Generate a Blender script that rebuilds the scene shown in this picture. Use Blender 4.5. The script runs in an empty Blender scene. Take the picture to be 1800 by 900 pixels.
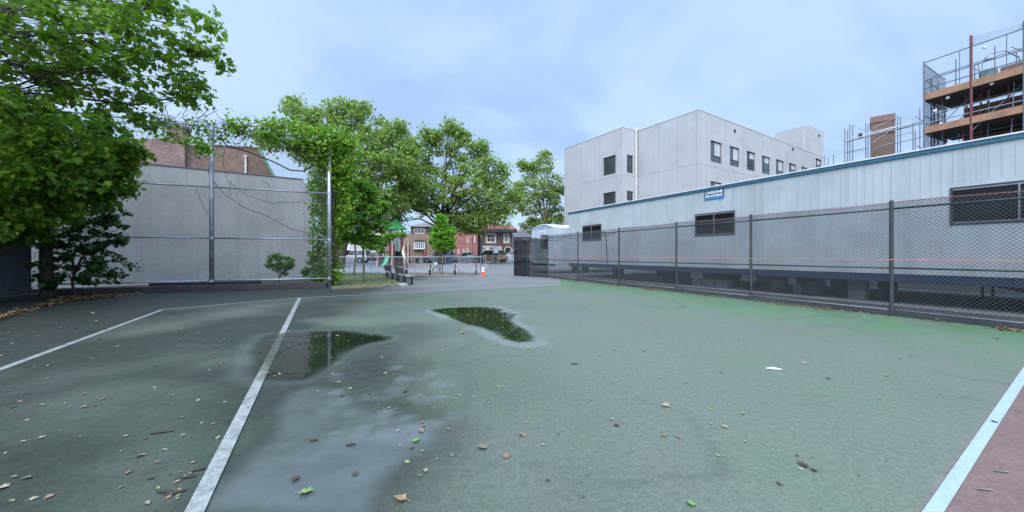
import bpy, bmesh, math, random
import numpy as np
from mathutils import Vector, Matrix
R = math.radians
random.seed(7)
S = bpy.context.scene
COL = S.collection
F, CX, HY, CAMZ = 630.0, 900.0, 448.0, 1.5      # focal length and horizon of the 1800 px wide photograph, camera height
def smooth(a, b, x):
    t = min(1, max(0, (x - a) / (b - a))); return t * t * (3 - 2 * t)
def gz(y):                                       # the ground rises gently towards the street
    return 0.4 * smooth(30, 45, y)
def G(px, py, z=0.0):                            # point on the flat court that the photo shows at a pixel
    Y = F * CAMZ / (py - HY); return Vector(((px - CX) / F * Y, Y, z))
def A(px, py, Y):                                # point at distance Y
    return Vector(((px - CX) / F * Y, Y, CAMZ + (HY - py) / F * Y))
# ------------------------------------------------------------------ materials
MATS = {}
def newmat(name):
    m = bpy.data.materials.new(name); m.use_nodes = True
    nt = m.node_tree; nt.nodes.clear()
    out = nt.nodes.new('ShaderNodeOutputMaterial')
    return m, nt, out
def N(nt, t, **kw):
    n = nt.nodes.new(t)
    for k, v in kw.items():
        if k.startswith('i_'):
            n.inputs[k[2:].replace('_', ' ')].default_value = v
        else: setattr(n, k, v)
    return n
def ramp(nt, fac, stops, interp='LINEAR'):
    r = nt.nodes.new('ShaderNodeValToRGB'); r.color_ramp.interpolation = interp
    el = r.color_ramp.elements
    while len(el) < len(stops): el.new(0.5)
    for e, (p, c) in zip(el, stops):
        e.position = p; e.color = (*c, 1) if len(c) == 3 else c
    nt.links.new(fac, r.inputs[0]); return r
def mixc(nt, fac, a, b, mode='MIX'):
    m = nt.nodes.new('ShaderNodeMix'); m.data_type = 'RGBA'; m.blend_type = mode
    for s, v in ((0, fac), (6, a), (7, b)):
        if hasattr(v, 'is_output'): nt.links.new(v, m.inputs[s])
        elif isinstance(v, (tuple, list)): m.inputs[s].default_value = (*v, 1) if len(v) == 3 else v
        else: m.inputs[s].default_value = v
    return m.outputs[2]
def math_(nt, op, a, b=None, c=None, clamp=False):
    m = nt.nodes.new('ShaderNodeMath'); m.operation = op; m.use_clamp = clamp
    for i, v in enumerate((a, b, c)):
        if v is None: continue
        if hasattr(v, 'is_output'): nt.links.new(v, m.inputs[i])
        else: m.inputs[i].default_value = v
    return m.outputs[0]
def noise(nt, vec, scale, detail=5, rough=0.6, dist=0.0):
    n = nt.nodes.new('ShaderNodeTexNoise'); n.inputs['Scale'].default_value = scale
    n.inputs['Detail'].default_value = detail; n.inputs['Roughness'].default_value = rough
    n.inputs['Distortion'].default_value = dist
    if vec is not None: nt.links.new(vec, n.inputs['Vector'])
    return n.outputs['Fac']
def pos(nt): return nt.nodes.new('ShaderNodeNewGeometry').outputs['Position']
def bump(nt, h, strength=0.3, dist=0.01):
    b = nt.nodes.new('ShaderNodeBump'); b.inputs['Strength'].default_value = strength; b.inputs['Distance'].default_value = dist
    nt.links.new(h, b.inputs['Height']); return b.outputs['Normal']
def mat(name, col, rough=0.7, var=0.25, scale=3.0, metal=0.0, spec=0.5, bmp=0.0, streak=0.0, fine=0.0, tint=None):
    """plain surface: base colour with large and fine noise variation, optional vertical rain streaks"""
    if name in MATS: return MATS[name]
    m, nt, out = newmat(name)
    P = nt.nodes.new('ShaderNodeTexCoord').outputs['Object'] if not streak else pos(nt)
    n1 = noise(nt, P, scale, 6)
    c = mixc(nt, ramp(nt, n1, [(0.3, (0, 0, 0)), (0.7, (1, 1, 1))]).outputs[0],
             tuple(v * (1 - var) for v in col), tuple(min(1, v * (1 + var * .6)) for v in (tint or col)))
    if fine:
        n2 = noise(nt, P, scale * 14, 3)
        c = mixc(nt, fine, c, ramp(nt, n2, [(0.35, tuple(v * .45 for v in col)), (0.65, tuple(min(1, v * 1.4) for v in col))]).outputs[0])
    if streak:
        mp = N(nt, 'ShaderNodeMapping'); mp.inputs['Scale'].default_value = (2.2, 2.2, 0.10)
        nt.links.new(P, mp.inputs['Vector'])
        n3 = noise(nt, mp.outputs[0], 1.6, 5, .65)
        c = mixc(nt, math_(nt, 'MULTIPLY', ramp(nt, n3, [(0.48, (0, 0, 0)), (0.72, (1, 1, 1))]).outputs[0], streak), c, tuple(v * .55 for v in col))
    b = N(nt, 'ShaderNodeBsdfPrincipled'); nt.links.new(c, b.inputs['Base Color'])
    b.inputs['Roughness'].default_value = rough; b.inputs['Metallic'].default_value = metal
    b.inputs['Specular IOR Level'].default_value = spec
    if bmp: nt.links.new(bump(nt, noise(nt, P, scale * 20, 4), bmp), b.inputs['Normal'])
    nt.links.new(b.outputs[0], out.inputs[0]); MATS[name] = m; return m
def brick_mat(name, u, c1, c2, mortar, bw=0.22, bh=0.075, var=0.3):
    m, nt, out = newmat(name)
    P = pos(nt)
    d = N(nt, 'ShaderNodeVectorMath', operation='DOT_PRODUCT'); nt.links.new(P, d.inputs[0]); d.inputs[1].default_value = (u[0], u[1], 0)
    sx = N(nt, 'ShaderNodeSeparateXYZ'); nt.links.new(P, sx.inputs[0])
    cb = N(nt, 'ShaderNodeCombineXYZ'); nt.links.new(d.outputs['Value'], cb.inputs[0]); nt.links.new(sx.outputs[2], cb.inputs[1])
    br = N(nt, 'ShaderNodeTexBrick'); nt.links.new(cb.outputs[0], br.inputs['Vector'])
    br.inputs['Color1'].default_value = (*c1, 1); br.inputs['Color2'].default_value = (*c2, 1); br.inputs['Mortar'].default_value = (*mortar, 1)
    br.inputs['Scale'].default_value = 1; br.inputs['Brick Width'].default_value = bw; br.inputs['Row Height'].default_value = bh
    br.inputs['Mortar Size'].default_value = bh * .13; br.inputs['Mortar Smooth'].default_value = .3
    n = noise(nt, P, .7, 6)
    c = mixc(nt, ramp(nt, n, [(.3, (0, 0, 0)), (.7, (1, 1, 1))]).outputs[0], br.outputs['Color'], (1 - var, 1 - var, 1 - var), 'MULTIPLY')
    b = N(nt, 'ShaderNodeBsdfPrincipled'); nt.links.new(c, b.inputs['Base Color']); b.inputs['Roughness'].default_value = .85
    nt.links.new(b.outputs[0], out.inputs[0]); return m
def leaf_mat(name, stops, trans=0.35, rough=.5):
    m, nt, out = newmat(name)
    g = nt.nodes.new('ShaderNodeNewGeometry')
    c = ramp(nt, g.outputs['Random Per Island'], stops).outputs[0]
    d = N(nt, 'ShaderNodeBsdfPrincipled'); nt.links.new(c, d.inputs['Base Color']); d.inputs['Roughness'].default_value = rough
    d.inputs['Specular IOR Level'].default_value = .35
    t = N(nt, 'ShaderNodeBsdfTranslucent')
    nt.links.new(mixc(nt, .45, c, (.16, .34, .02)), t.inputs['Color'])
    mx = N(nt, 'ShaderNodeMixShader'); mx.inputs[0].default_value = trans
    nt.links.new(d.outputs[0], mx.inputs[1]); nt.links.new(t.outputs[0], mx.inputs[2])
    nt.links.new(mx.outputs[0], out.inputs[0]); return m
def see_mat(name, col, opacity, rough=.8):       # woven netting: part opaque threads, part open holes
    m, nt, out = newmat(name)
    P = pos(nt)
    d = N(nt, 'ShaderNodeBsdfDiffuse'); d.inputs[0].default_value = (*col, 1)
    t = N(nt, 'ShaderNodeBsdfTransparent')
    mx = N(nt, 'ShaderNodeMixShader')
    n = noise(nt, P, 1.1, 4)
    f = math_(nt, 'ADD', math_(nt, 'MULTIPLY', math_(nt, 'SUBTRACT', n, .5), .35), opacity, clamp=True)
    nt.links.new(f, mx.inputs[0]); nt.links.new(t.outputs[0], mx.inputs[1]); nt.links.new(d.outputs[0], mx.inputs[2])
    nt.links.new(mx.outputs[0], out.inputs[0]); return m
def glass_mat(name, col=(.02, .025, .03), rough=.06, spec=.6):
    return mat(name, col, rough, .4, 1.5, spec=spec)
# ------------------------------------------------------------------ mesh building
class Fr:                                        # a vertical frame: origin, direction along, outward normal
    def __init__(s, o, d, flip=False):
        s.o = Vector((o[0], o[1], 0)); s.d = Vector((d[0], d[1], 0)).normalized()
        s.n = Vector((s.d.y, -s.d.x, 0)) * (-1 if flip else 1)
    def p(s, u, off, z):
        v = s.o + s.d * u + s.n * off; return Vector((v.x, v.y, z))
class MB:
    def __init__(s): s.v = []; s.f = []; s.mi = []; s.m = 0
    def add(s, vs, fs):
        b = len(s.v); s.v += [tuple(v) for v in vs]
        for f in fs: s.f.append([b + i for i in f]); s.mi.append(s.m)
        return s
    def box(s, x0, x1, y0, y1, z0, z1):
        vs = [(x, y, z) for z in (z0, z1) for y in (y0, y1) for x in (x0, x1)]
        return s.add(vs, [(0, 2, 3, 1), (4, 5, 7, 6), (0, 1, 5, 4), (2, 6, 7, 3), (0, 4, 6, 2), (1, 3, 7, 5)])
    def fbox(s, fr, u0, u1, o0, o1, z0, z1):
        vs = [fr.p(u, o, z) for z in (z0, z1) for o in (o0, o1) for u in (u0, u1)]
        return s.add(vs, [(0, 2, 3, 1), (4, 5, 7, 6), (0, 1, 5, 4), (2, 6, 7, 3), (0, 4, 6, 2), (1, 3, 7, 5)])
    def quad(s, *p): return s.add(p, [tuple(range(len(p)))])
    def tube(s, pts, rad, n=6, cap=True):
        pts = [Vector(p) for p in pts]
        if not isinstance(rad, (list, tuple)): rad = [rad] * len(pts)
        b = len(s.v); up = None
        for i, p in enumerate(pts):
            t = (pts[min(i + 1, len(pts) - 1)] - pts[max(i - 1, 0)])
            if t.length < 1e-9: t = Vector((0, 0, 1))
            t.normalize()
            if up is None: up = Vector((0, 0, 1)) if abs(t.z) < .9 else Vector((1, 0, 0))
            a = t.cross(up)
            if a.length < 1e-6: a = t.cross(Vector((1, 0, 0)))
            a.normalize(); c = t.cross(a); up = -c if False else up
            for k in range(n):
                q = 2 * math.pi * k / n
                s.v.append(tuple(p + (a * math.cos(q) + c * math.sin(q)) * rad[i]))
        for i in range(len(pts) - 1):
            for k in range(n):
                s.f.append([b + i * n + k, b + i * n + (k + 1) % n, b + (i + 1) * n + (k + 1) % n, b + (i + 1) * n + k]); s.mi.append(s.m)
        if cap:
            s.f.append([b + k for k in range(n)]); s.mi.append(s.m)
            s.f.append([b + (len(pts) - 1) * n + k for k in reversed(range(n))]); s.mi.append(s.m)
        return s
    def prism(s, poly, z0, z1):
        n = len(poly)
        return s.add([(p[0], p[1], z0) for p in poly] + [(p[0], p[1], z1) for p in poly],
                     [tuple(reversed(range(n))), tuple(range(n, 2 * n))] + [(i, (i + 1) % n, n + (i + 1) % n, n + i) for i in range(n)])
    def fprism(s, fr, poly, o0, o1):              # polygon of (u, z) given a thickness along the normal
        n = len(poly)
        return s.add([fr.p(u, o0, z) for u, z in poly] + [fr.p(u, o1, z) for u, z in poly],
                     [tuple(range(n)), tuple(reversed(range(n, 2 * n)))] + [(i, n + i, n + (i + 1) % n, (i + 1) % n) for i in range(n)])
    def disc(s, c, axis, r, w, n=16, r2=None):     # short cylinder along axis
        c = Vector(c); axis = Vector(axis).normalized()
        return s.tube([c - axis * w / 2, c - axis * w * .3, c + axis * w * .3, c + axis * w / 2], [(r2 or r * .9), r, r, (r2 or r * .9)], n)
    def build(s, name, mats, parent=None, smooth=False, bevel=0, seg=2):
        me = bpy.data.meshes.new(name); me.from_pydata(s.v, [], s.f)
        for m in (mats if isinstance(mats, (list, tuple)) else [mats]): me.materials.append(m)
        me.polygons.foreach_set('material_index', s.mi)
        bm = bmesh.new(); bm.from_mesh(me)
        bmesh.ops.recalc_face_normals(bm, faces=bm.faces)
        if bevel: bmesh.ops.bevel(bm, geom=list(bm.edges), offset=bevel, segments=seg, affect='EDGES', profile=.6, clamp_overlap=True)
        bm.to_mesh(me); bm.free()
        if smooth: me.polygons.foreach_set('use_smooth', [True] * len(me.polygons))
        return link(name, me, parent)
def link(name, me, parent=None):
    o = bpy.data.objects.new(name, me); COL.objects.link(o)
    if parent is not None:
        o.parent = parent; o.matrix_parent_inverse = Matrix.Translation(-world_loc(parent))
    return o
def world_loc(o):                                # where the parent's own frame sits (meshes are built in world coordinates)
    return o.location.copy() if o.type == 'EMPTY' else Vector((0, 0, 0))
def tag(o, label=None, cat=None, group=None, kind=None):
    if label: o['label'] = label
    if cat: o['category'] = cat
    if group: o['group'] = group
    if kind: o['kind'] = kind
    return o
def thing(name, label, cat, loc=(0, 0, 0), group=None):
    o = bpy.data.objects.new(name, None); COL.objects.link(o); o.location = loc
    o.empty_display_size = .2
    return tag(o, label, cat, group)
def struct(o): o['kind'] = 'structure'; return o
def copy_tree(o, parent=None):
    c = o.copy(); COL.objects.link(c)
    if parent is not None: c.parent = parent
    for ch in list(o.children): copy_tree(ch, c)
    return c
def chainlink(mb, a, b, z0, z1, pitch, r, za=0.0, zb=0.0):
    """diamond wire mesh, real wires, between plan points a and b"""
    a = Vector((a[0], a[1], 0)); b = Vector((b[0], b[1], 0)); L = (b - a).length; d = (b - a) / L; H = z1 - z0
    nn = Vector((d.y, -d.x, 0))
    def P(u, z): return a + d * u + Vector((0, 0, z0 + z + za + (zb - za) * u / L))
    c = -H
    while c < L + H:
        for sgn in (1, -1):
            # u - sgn*z = c   (sgn=1) / u + z = c' (sgn=-1)
            pts = []
            if sgn == 1:
                u_lo, u_hi = max(0, c), min(L, c + H)
                if u_hi - u_lo > .02: pts = [(u_lo, u_lo - c), (u_hi, u_hi - c)]
            else:
                cc = c + H
                u_lo, u_hi = max(0, cc - H), min(L, cc)
                if u_hi - u_lo > .02: pts = [(u_lo, cc - u_lo), (u_hi, cc - u_hi)]
            if pts:
                p, q = P(*pts[0]), P(*pts[1]); t = (q - p).normalized(); w = t.cross(nn) * r; k = nn * r * sgn
                mb.add([p + w, p - w * .5 + k, p - w * .5 - k, q + w, q - w * .5 + k, q - w * .5 - k], [(0, 1, 4, 3), (1, 2, 5, 4), (2, 0, 3, 5)])
        c += pitch
# ------------------------------------------------------------------ foliage
def rot_rand(rng, n, droop=0.0):
    """n random rotation matrices; droop pulls leaf tips downwards and keeps blades near horizontal"""
    yaw = rng.uniform(0, 2 * np.pi, n); pit = rng.normal(-.25 - droop, .55, n); rol = rng.normal(0, .6, n)
    cy, sy, cp, sp, cr, sr = np.cos(yaw), np.sin(yaw), np.cos(pit), np.sin(pit), np.cos(rol), np.sin(rol)
    Rz = np.zeros((n, 3, 3)); Rz[:, 0, 0] = cy; Rz[:, 0, 1] = -sy; Rz[:, 1, 0] = sy; Rz[:, 1, 1] = cy; Rz[:, 2, 2] = 1
    Ry = np.zeros((n, 3, 3)); Ry[:, 0, 0] = cp; Ry[:, 0, 2] = -sp; Ry[:, 2, 0] = sp; Ry[:, 2, 2] = cp; Ry[:, 1, 1] = 1
    Rx = np.zeros((n, 3, 3)); Rx[:, 0, 0] = 1; Rx[:, 1, 1] = cr; Rx[:, 1, 2] = -sr; Rx[:, 2, 1] = sr; Rx[:, 2, 2] = cr
    return Rz @ Ry @ Rx
SIMPLE = (np.array([(0, 0, 0), (.5, .34, .05), (1, 0, -.08), (.5, -.34, .05)], float), [(0, 1, 2, 3)])
MAPLE = (np.array([(0, 0, 0), (.1, .45, .03), (.42, .28, .02), (.5, .62, -.06), (.68, .24, 0), (1.05, 0, -.12), (.68, -.24, 0), (.5, -.62, -.06), (.42, -.28, .02), (.1, -.45, .03)], float),
         [(0, 1, 2), (0, 2, 3, 4), (0, 4, 5, 6), (0, 6, 7, 8), (0, 8, 9)])
PLANE = (np.array([(0, 0, 0), (.25, .5, .04), (.55, .3, 0), (1, 0, -.1), (.55, -.3, 0), (.25, -.5, .04)], float), [(0, 1, 2, 3), (0, 3, 4, 5)])
def leaves(name, pts, size, m, parent=None, shape=SIMPLE, rng=None, droop=0.0, kind=None, flat=False):
    pts = np.asarray(pts, float); n = len(pts); tv, tf = shape; k = len(tv)
    Rm = rot_rand(rng, n, droop)
    if flat:
        yaw = rng.uniform(0, 2 * np.pi, n); Rm[:] = 0
        Rm[:, 0, 0] = np.cos(yaw); Rm[:, 0, 1] = -np.sin(yaw); Rm[:, 1, 0] = np.sin(yaw); Rm[:, 1, 1] = np.cos(yaw); Rm[:, 2, 2] = rng.uniform(.3, 2.2, n)
        Rm[:, 2, 0] = rng.normal(0, .2, n); Rm[:, 2, 1] = rng.normal(0, .2, n)
    sz = size * rng.uniform(.4, 1.35, n)
    V = np.einsum('nij,kj->nki', Rm, tv) * sz[:, None, None] + pts[:, None, :]
    me = bpy.data.meshes.new(name)
    me.vertices.add(n * k); me.vertices.foreach_set('co', V.reshape(-1))
    ls = np.concatenate([np.array(f) for f in tf]); tot = np.array([len(f) for f in tf]); st = np.concatenate([[0], np.cumsum(tot)[:-1]])
    L = len(ls)
    me.loops.add(n * L); me.polygons.add(n * len(tf))
    me.loops.foreach_set('vertex_index', (ls[None, :] + (np.arange(n) * k)[:, None]).reshape(-1).astype(np.int32))
    me.polygons.foreach_set('loop_start', (st[None, :] + (np.arange(n) * L)[:, None]).reshape(-1).astype(np.int32))
    me.update(calc_edges=True); me.validate()
    me.materials.append(m)
    o = link(name, me, parent)
    if kind: o['kind'] = kind
    return o
def blob_clumps(rng, blobs, dens, sub=.32):
    """blobs: (centre, radius vector). Leaf-clump centres spread through each blob, denser near its surface"""
    out = []
    for c, r in blobs:
        n = max(3, int(dens * (r[0] * r[1] * r[2]) ** (1 / 3) ** 1))
        for _ in range(n):
            d = rng.normal(0, 1, 3); d /= np.linalg.norm(d)
            q = rng.uniform(.25, 1) ** .6
            out.append((np.array(c) + d * q * np.array(r), c))
    return out
def tree(name, label, base, trunk_r, top, blobs, lm, bark, leaf, per, dens, cr, shape=SIMPLE, seed=1, group=None, droop=.0, lean=None, flatz=.6, twig=.012, cat='tree', limb_r=.45):
    """trunk from base to top, limbs to each blob, twigs to each leaf clump, leaves round the clumps"""
    rng = np.random.default_rng(seed)
    root = thing(name, label, cat, base, group)
    base = Vector(base); top = Vector(top)
    t = MB(); mid = (base + top) / 2 + Vector(lean or (rng.normal(0, .04), rng.normal(0, .04), 0)) * (top - base).length
    path = [base, base.lerp(mid, .12) , base.lerp(mid, .5), mid, mid.lerp(top, .5), top]
    t.tube(path, [trunk_r * 1.35, trunk_r * 1.08, trunk_r, trunk_r * .9, trunk_r * .8, trunk_r * .62], 10)
    pts = []
    for ci, (c, r) in enumerate(blobs):
        c = Vector(c); fork = mid.lerp(top, rng.uniform(.35, 1))
        L = (c - fork).length
        k = fork.lerp(c, .45) + Vector((rng.normal(0, .08), rng.normal(0, .08), rng.uniform(.0, .12))) * L
        k2 = fork.lerp(c, .75) + Vector((rng.normal(0, .05), rng.normal(0, .05), rng.uniform(.0, .1))) * L
        lr = trunk_r * limb_r * rng.uniform(.7, 1)
        t.tube([fork, fork.lerp(k, .5), k, k2, c], [lr, lr * .8, lr * .6, lr * .42, lr * .25], 6)
        cl = blob_clumps(rng, [(c, r)], dens)
        for p, _ in cl:
            p = Vector(p); f0 = [k, k2, c][rng.integers(0, 3)]
            m_ = f0.lerp(p, .5) + Vector((rng.normal(0, .06), rng.normal(0, .06), rng.normal(.03, .05))) * (p - f0).length
            if rng.uniform() < .7: t.tube([f0, m_, p], [max(twig, lr * .2), max(twig * .8, lr * .12), twig * .5], 4, cap=False)
            q = rng.normal(0, 1, (per, 3)); q /= np.linalg.norm(q, axis=1)[:, None]
            q *= (rng.uniform(0, 1, per) ** .5)[:, None] * cr * rng.uniform(.6, 1.25); q[:, 2] *= flatz
            pts.append(q + np.array(p))
    t.build('trunk', bark, root, smooth=True)
    leaves('crown', np.concatenate(pts), leaf, lm, root, shape, rng, droop)
    return root
def PB(px, py, r, Y, dy=0.0, ry=None, rz=None):   # blob from its place in the photo (centre, radius in px) at a distance
    s = Y / F; return (A(px, py, Y + dy), (r * s, (ry if ry else r) * s, (rz if rz else r * .8) * s))
# walls with openings
def wall(mb, fr, u0, u1, z0, z1, holes=(), depth=.14, off=0.0):
    us = sorted({u0, u1, *[h[0] for h in holes], *[h[1] for h in holes]}); zs = sorted({z0, z1, *[h[2] for h in holes], *[h[3] for h in holes]})
    us = [u for u in us if u0 - 1e-6 <= u <= u1 + 1e-6]; zs = [z for z in zs if z0 - 1e-6 <= z <= z1 + 1e-6]
    for i in range(len(us) - 1):
        for j in range(len(zs) - 1):
            cu, cz = (us[i] + us[i + 1]) / 2, (zs[j] + zs[j + 1]) / 2
            if any(h[0] < cu < h[1] and h[2] < cz < h[3] for h in holes): continue
            mb.quad(fr.p(us[i], off, zs[j]), fr.p(us[i + 1], off, zs[j]), fr.p(us[i + 1], off, zs[j + 1]), fr.p(us[i], off, zs[j + 1]))
    for a, b, c, d in holes:
        for (p, q) in (((a, c), (b, c)), ((b, c), (b, d)), ((b, d), (a, d)), ((a, d), (a, c))):
            mb.quad(fr.p(p[0], off, p[1]), fr.p(q[0], off, q[1]), fr.p(q[0], off - depth, q[1]), fr.p(p[0], off - depth, p[1]))
def window(fr, u0, u1, z0, z1, parent, fm, gm, bars_u=(.5,), bars_z=(), fw=.06, off=-.10, name='window', sill=None, glass_off=-.03):
    f = MB()
    f.fbox(fr, u0, u0 + fw, off - .05, off, z0, z1); f.fbox(fr, u1 - fw, u1, off - .05, off, z0, z1)
    f.fbox(fr, u0 + fw, u1 - fw, off - .05, off - .002, z0, z0 + fw); f.fbox(fr, u0 + fw, u1 - fw, off - .05, off - .002, z1 - fw, z1)
    for b in bars_u:
        c = u0 + (u1 - u0) * b; f.fbox(fr, c - fw * .4, c + fw * .4, off - .045, off - .004, z0 + fw, z1 - fw)
    for b in bars_z:
        c = z0 + (z1 - z0) * b; f.fbox(fr, u0 + fw, u1 - fw, off - .043, off - .006, c - fw * .4, c + fw * .4)
    o = f.build(name, fm, parent)
    MB().fbox(fr, u0 + fw * .5, u1 - fw * .5, off + glass_off - .012, off + glass_off, z0 + fw * .5, z1 - fw * .5).build('pane', gm, o)
    if sill: MB().fbox(fr, u0 - .06, u1 + .06, off, .05, z0 - .09, z0 - .003).build('sill', sill, o)
    return o
# ================================================================== SETTING: ground, court, lines, water
def sdf(X, Y, poly):                             # signed distance (negative inside), vectorised
    P = np.array([(p[0], p[1]) for p in poly]); d = np.full(X.shape, 1e9); ins = np.zeros(X.shape, bool)
    for i in range(len(P)):
        a, b = P[i], P[(i + 1) % len(P)]; e = b - a
        t = np.clip(((X - a[0]) * e[0] + (Y - a[1]) * e[1]) / (e @ e + 1e-12), 0, 1)
        d = np.minimum(d, np.hypot(X - a[0] - t * e[0], Y - a[1] - t * e[1]))
        c = ((a[1] > Y) != (b[1] > Y)) & (X < (b[0] - a[0]) * (Y - a[1]) / (b[1] - a[1] + 1e-12) + a[0]); ins ^= c
    return np.where(ins, -d, d)
def sstep(a, b, x): t = np.clip((x - a) / (b - a), 0, 1); return t * t * (3 - 2 * t)
def vnoise(X, Y, sc, seed):
    rng = np.random.default_rng(seed); g = rng.uniform(0, 1, (256, 256)); x = X * sc + 100; y = Y * sc + 100
    i = np.floor(x).astype(int); j = np.floor(y).astype(int); fx = x - i; fy = y - j; fx = fx * fx * (3 - 2 * fx); fy = fy * fy * (3 - 2 * fy)
    f = lambda a, b: g[(i + a) % 256, (j + b) % 256]
    return (f(0, 0) * (1 - fx) + f(1, 0) * fx) * (1 - fy) + (f(0, 1) * (1 - fx) + f(1, 1) * fx) * fy
def fbm(X, Y, sc, seed, o=4): return sum(vnoise(X, Y, sc * 2 ** k, seed + k) * .5 ** k for k in range(o)) / sum(.5 ** k for k in range(o))
g2 = lambda *pts: [tuple(G(x, y))[:2] for x, y in pts]
# fence on the right: plan line X = 13.43 - .469 Y
def fence_xy(px): k = (px - CX) / F; Y = 13.43 / (k + .469); return (k * Y, Y)
LSIDE = [G(0, 650), G(285, 545)]; BASEL = [G(285, 545), G(527, 524), G(985, 502)]
ext = lambda a, b, t: b + (b - a) * t
sl0 = ext(LSIDE[1], LSIDE[0], 1.1)
RL = [G(1800, 645), G(1622, 900)]; RR = [G(1800, 677), G(1661, 900)]
rl_far = ext(RL[1], RL[0], 3.0); rl_near = ext(RL[0], RL[1], 1.6); rr_far = ext(RR[1], RR[0], 3.0); rr_near = ext(RR[0], RR[1], 1.6)
fa, fb = fence_xy(985), (13.43 - .469 * 1.0, 1.0)
GREEN = [tuple(p)[:2] for p in (sl0, LSIDE[1], BASEL[1], BASEL[2])] + [fa, fb, tuple(rl_far)[:2], tuple(RL[1])[:2], tuple(rl_near)[:2], (-3.0, -2.2)]
BROWN = [tuple(p)[:2] for p in (rl_far, rl_near)] + [(12.0, -2.2), (13.3, 0.2)]
PUD1 = g2((460, 590), (510, 584), (560, 583), (600, 582), (650, 586), (697, 592), (690, 598), (660, 604), (633, 611), (607, 626), (585, 645), (562, 662), (538, 671), (500, 673), (450, 672), (428, 660), (432, 640), (440, 612))
PUD2 = g2((755, 545), (790, 541), (835, 541), (870, 541), (884, 544), (878, 549), (908, 552), (898, 562), (902, 570), (922, 580), (938, 594), (935, 601), (910, 602), (890, 596), (870, 585), (845, 575), (822, 570), (800, 562), (785, 554))
HALO2 = g2((745, 546), (800, 538), (880, 538), (915, 551), (912, 563), (940, 580), (966, 606), (925, 613), (880, 606), (835, 585), (800, 572), (770, 557))
FILM = g2((330, 905), (380, 850), (430, 800), (480, 760), (492, 720), (505, 695), (545, 678), (600, 688), (622, 712), (665, 735), (770, 742), (772, 768), (728, 800), (690, 830), (655, 865), (640, 905))
DAMP1 = g2((380, 700), (400, 600), (500, 570), (640, 575), (720, 570), (745, 580), (720, 640), (690, 700), (800, 720), (840, 760), (800, 810), (730, 850), (680, 910), (560, 1000), (200, 1000), (330, 860))
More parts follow.
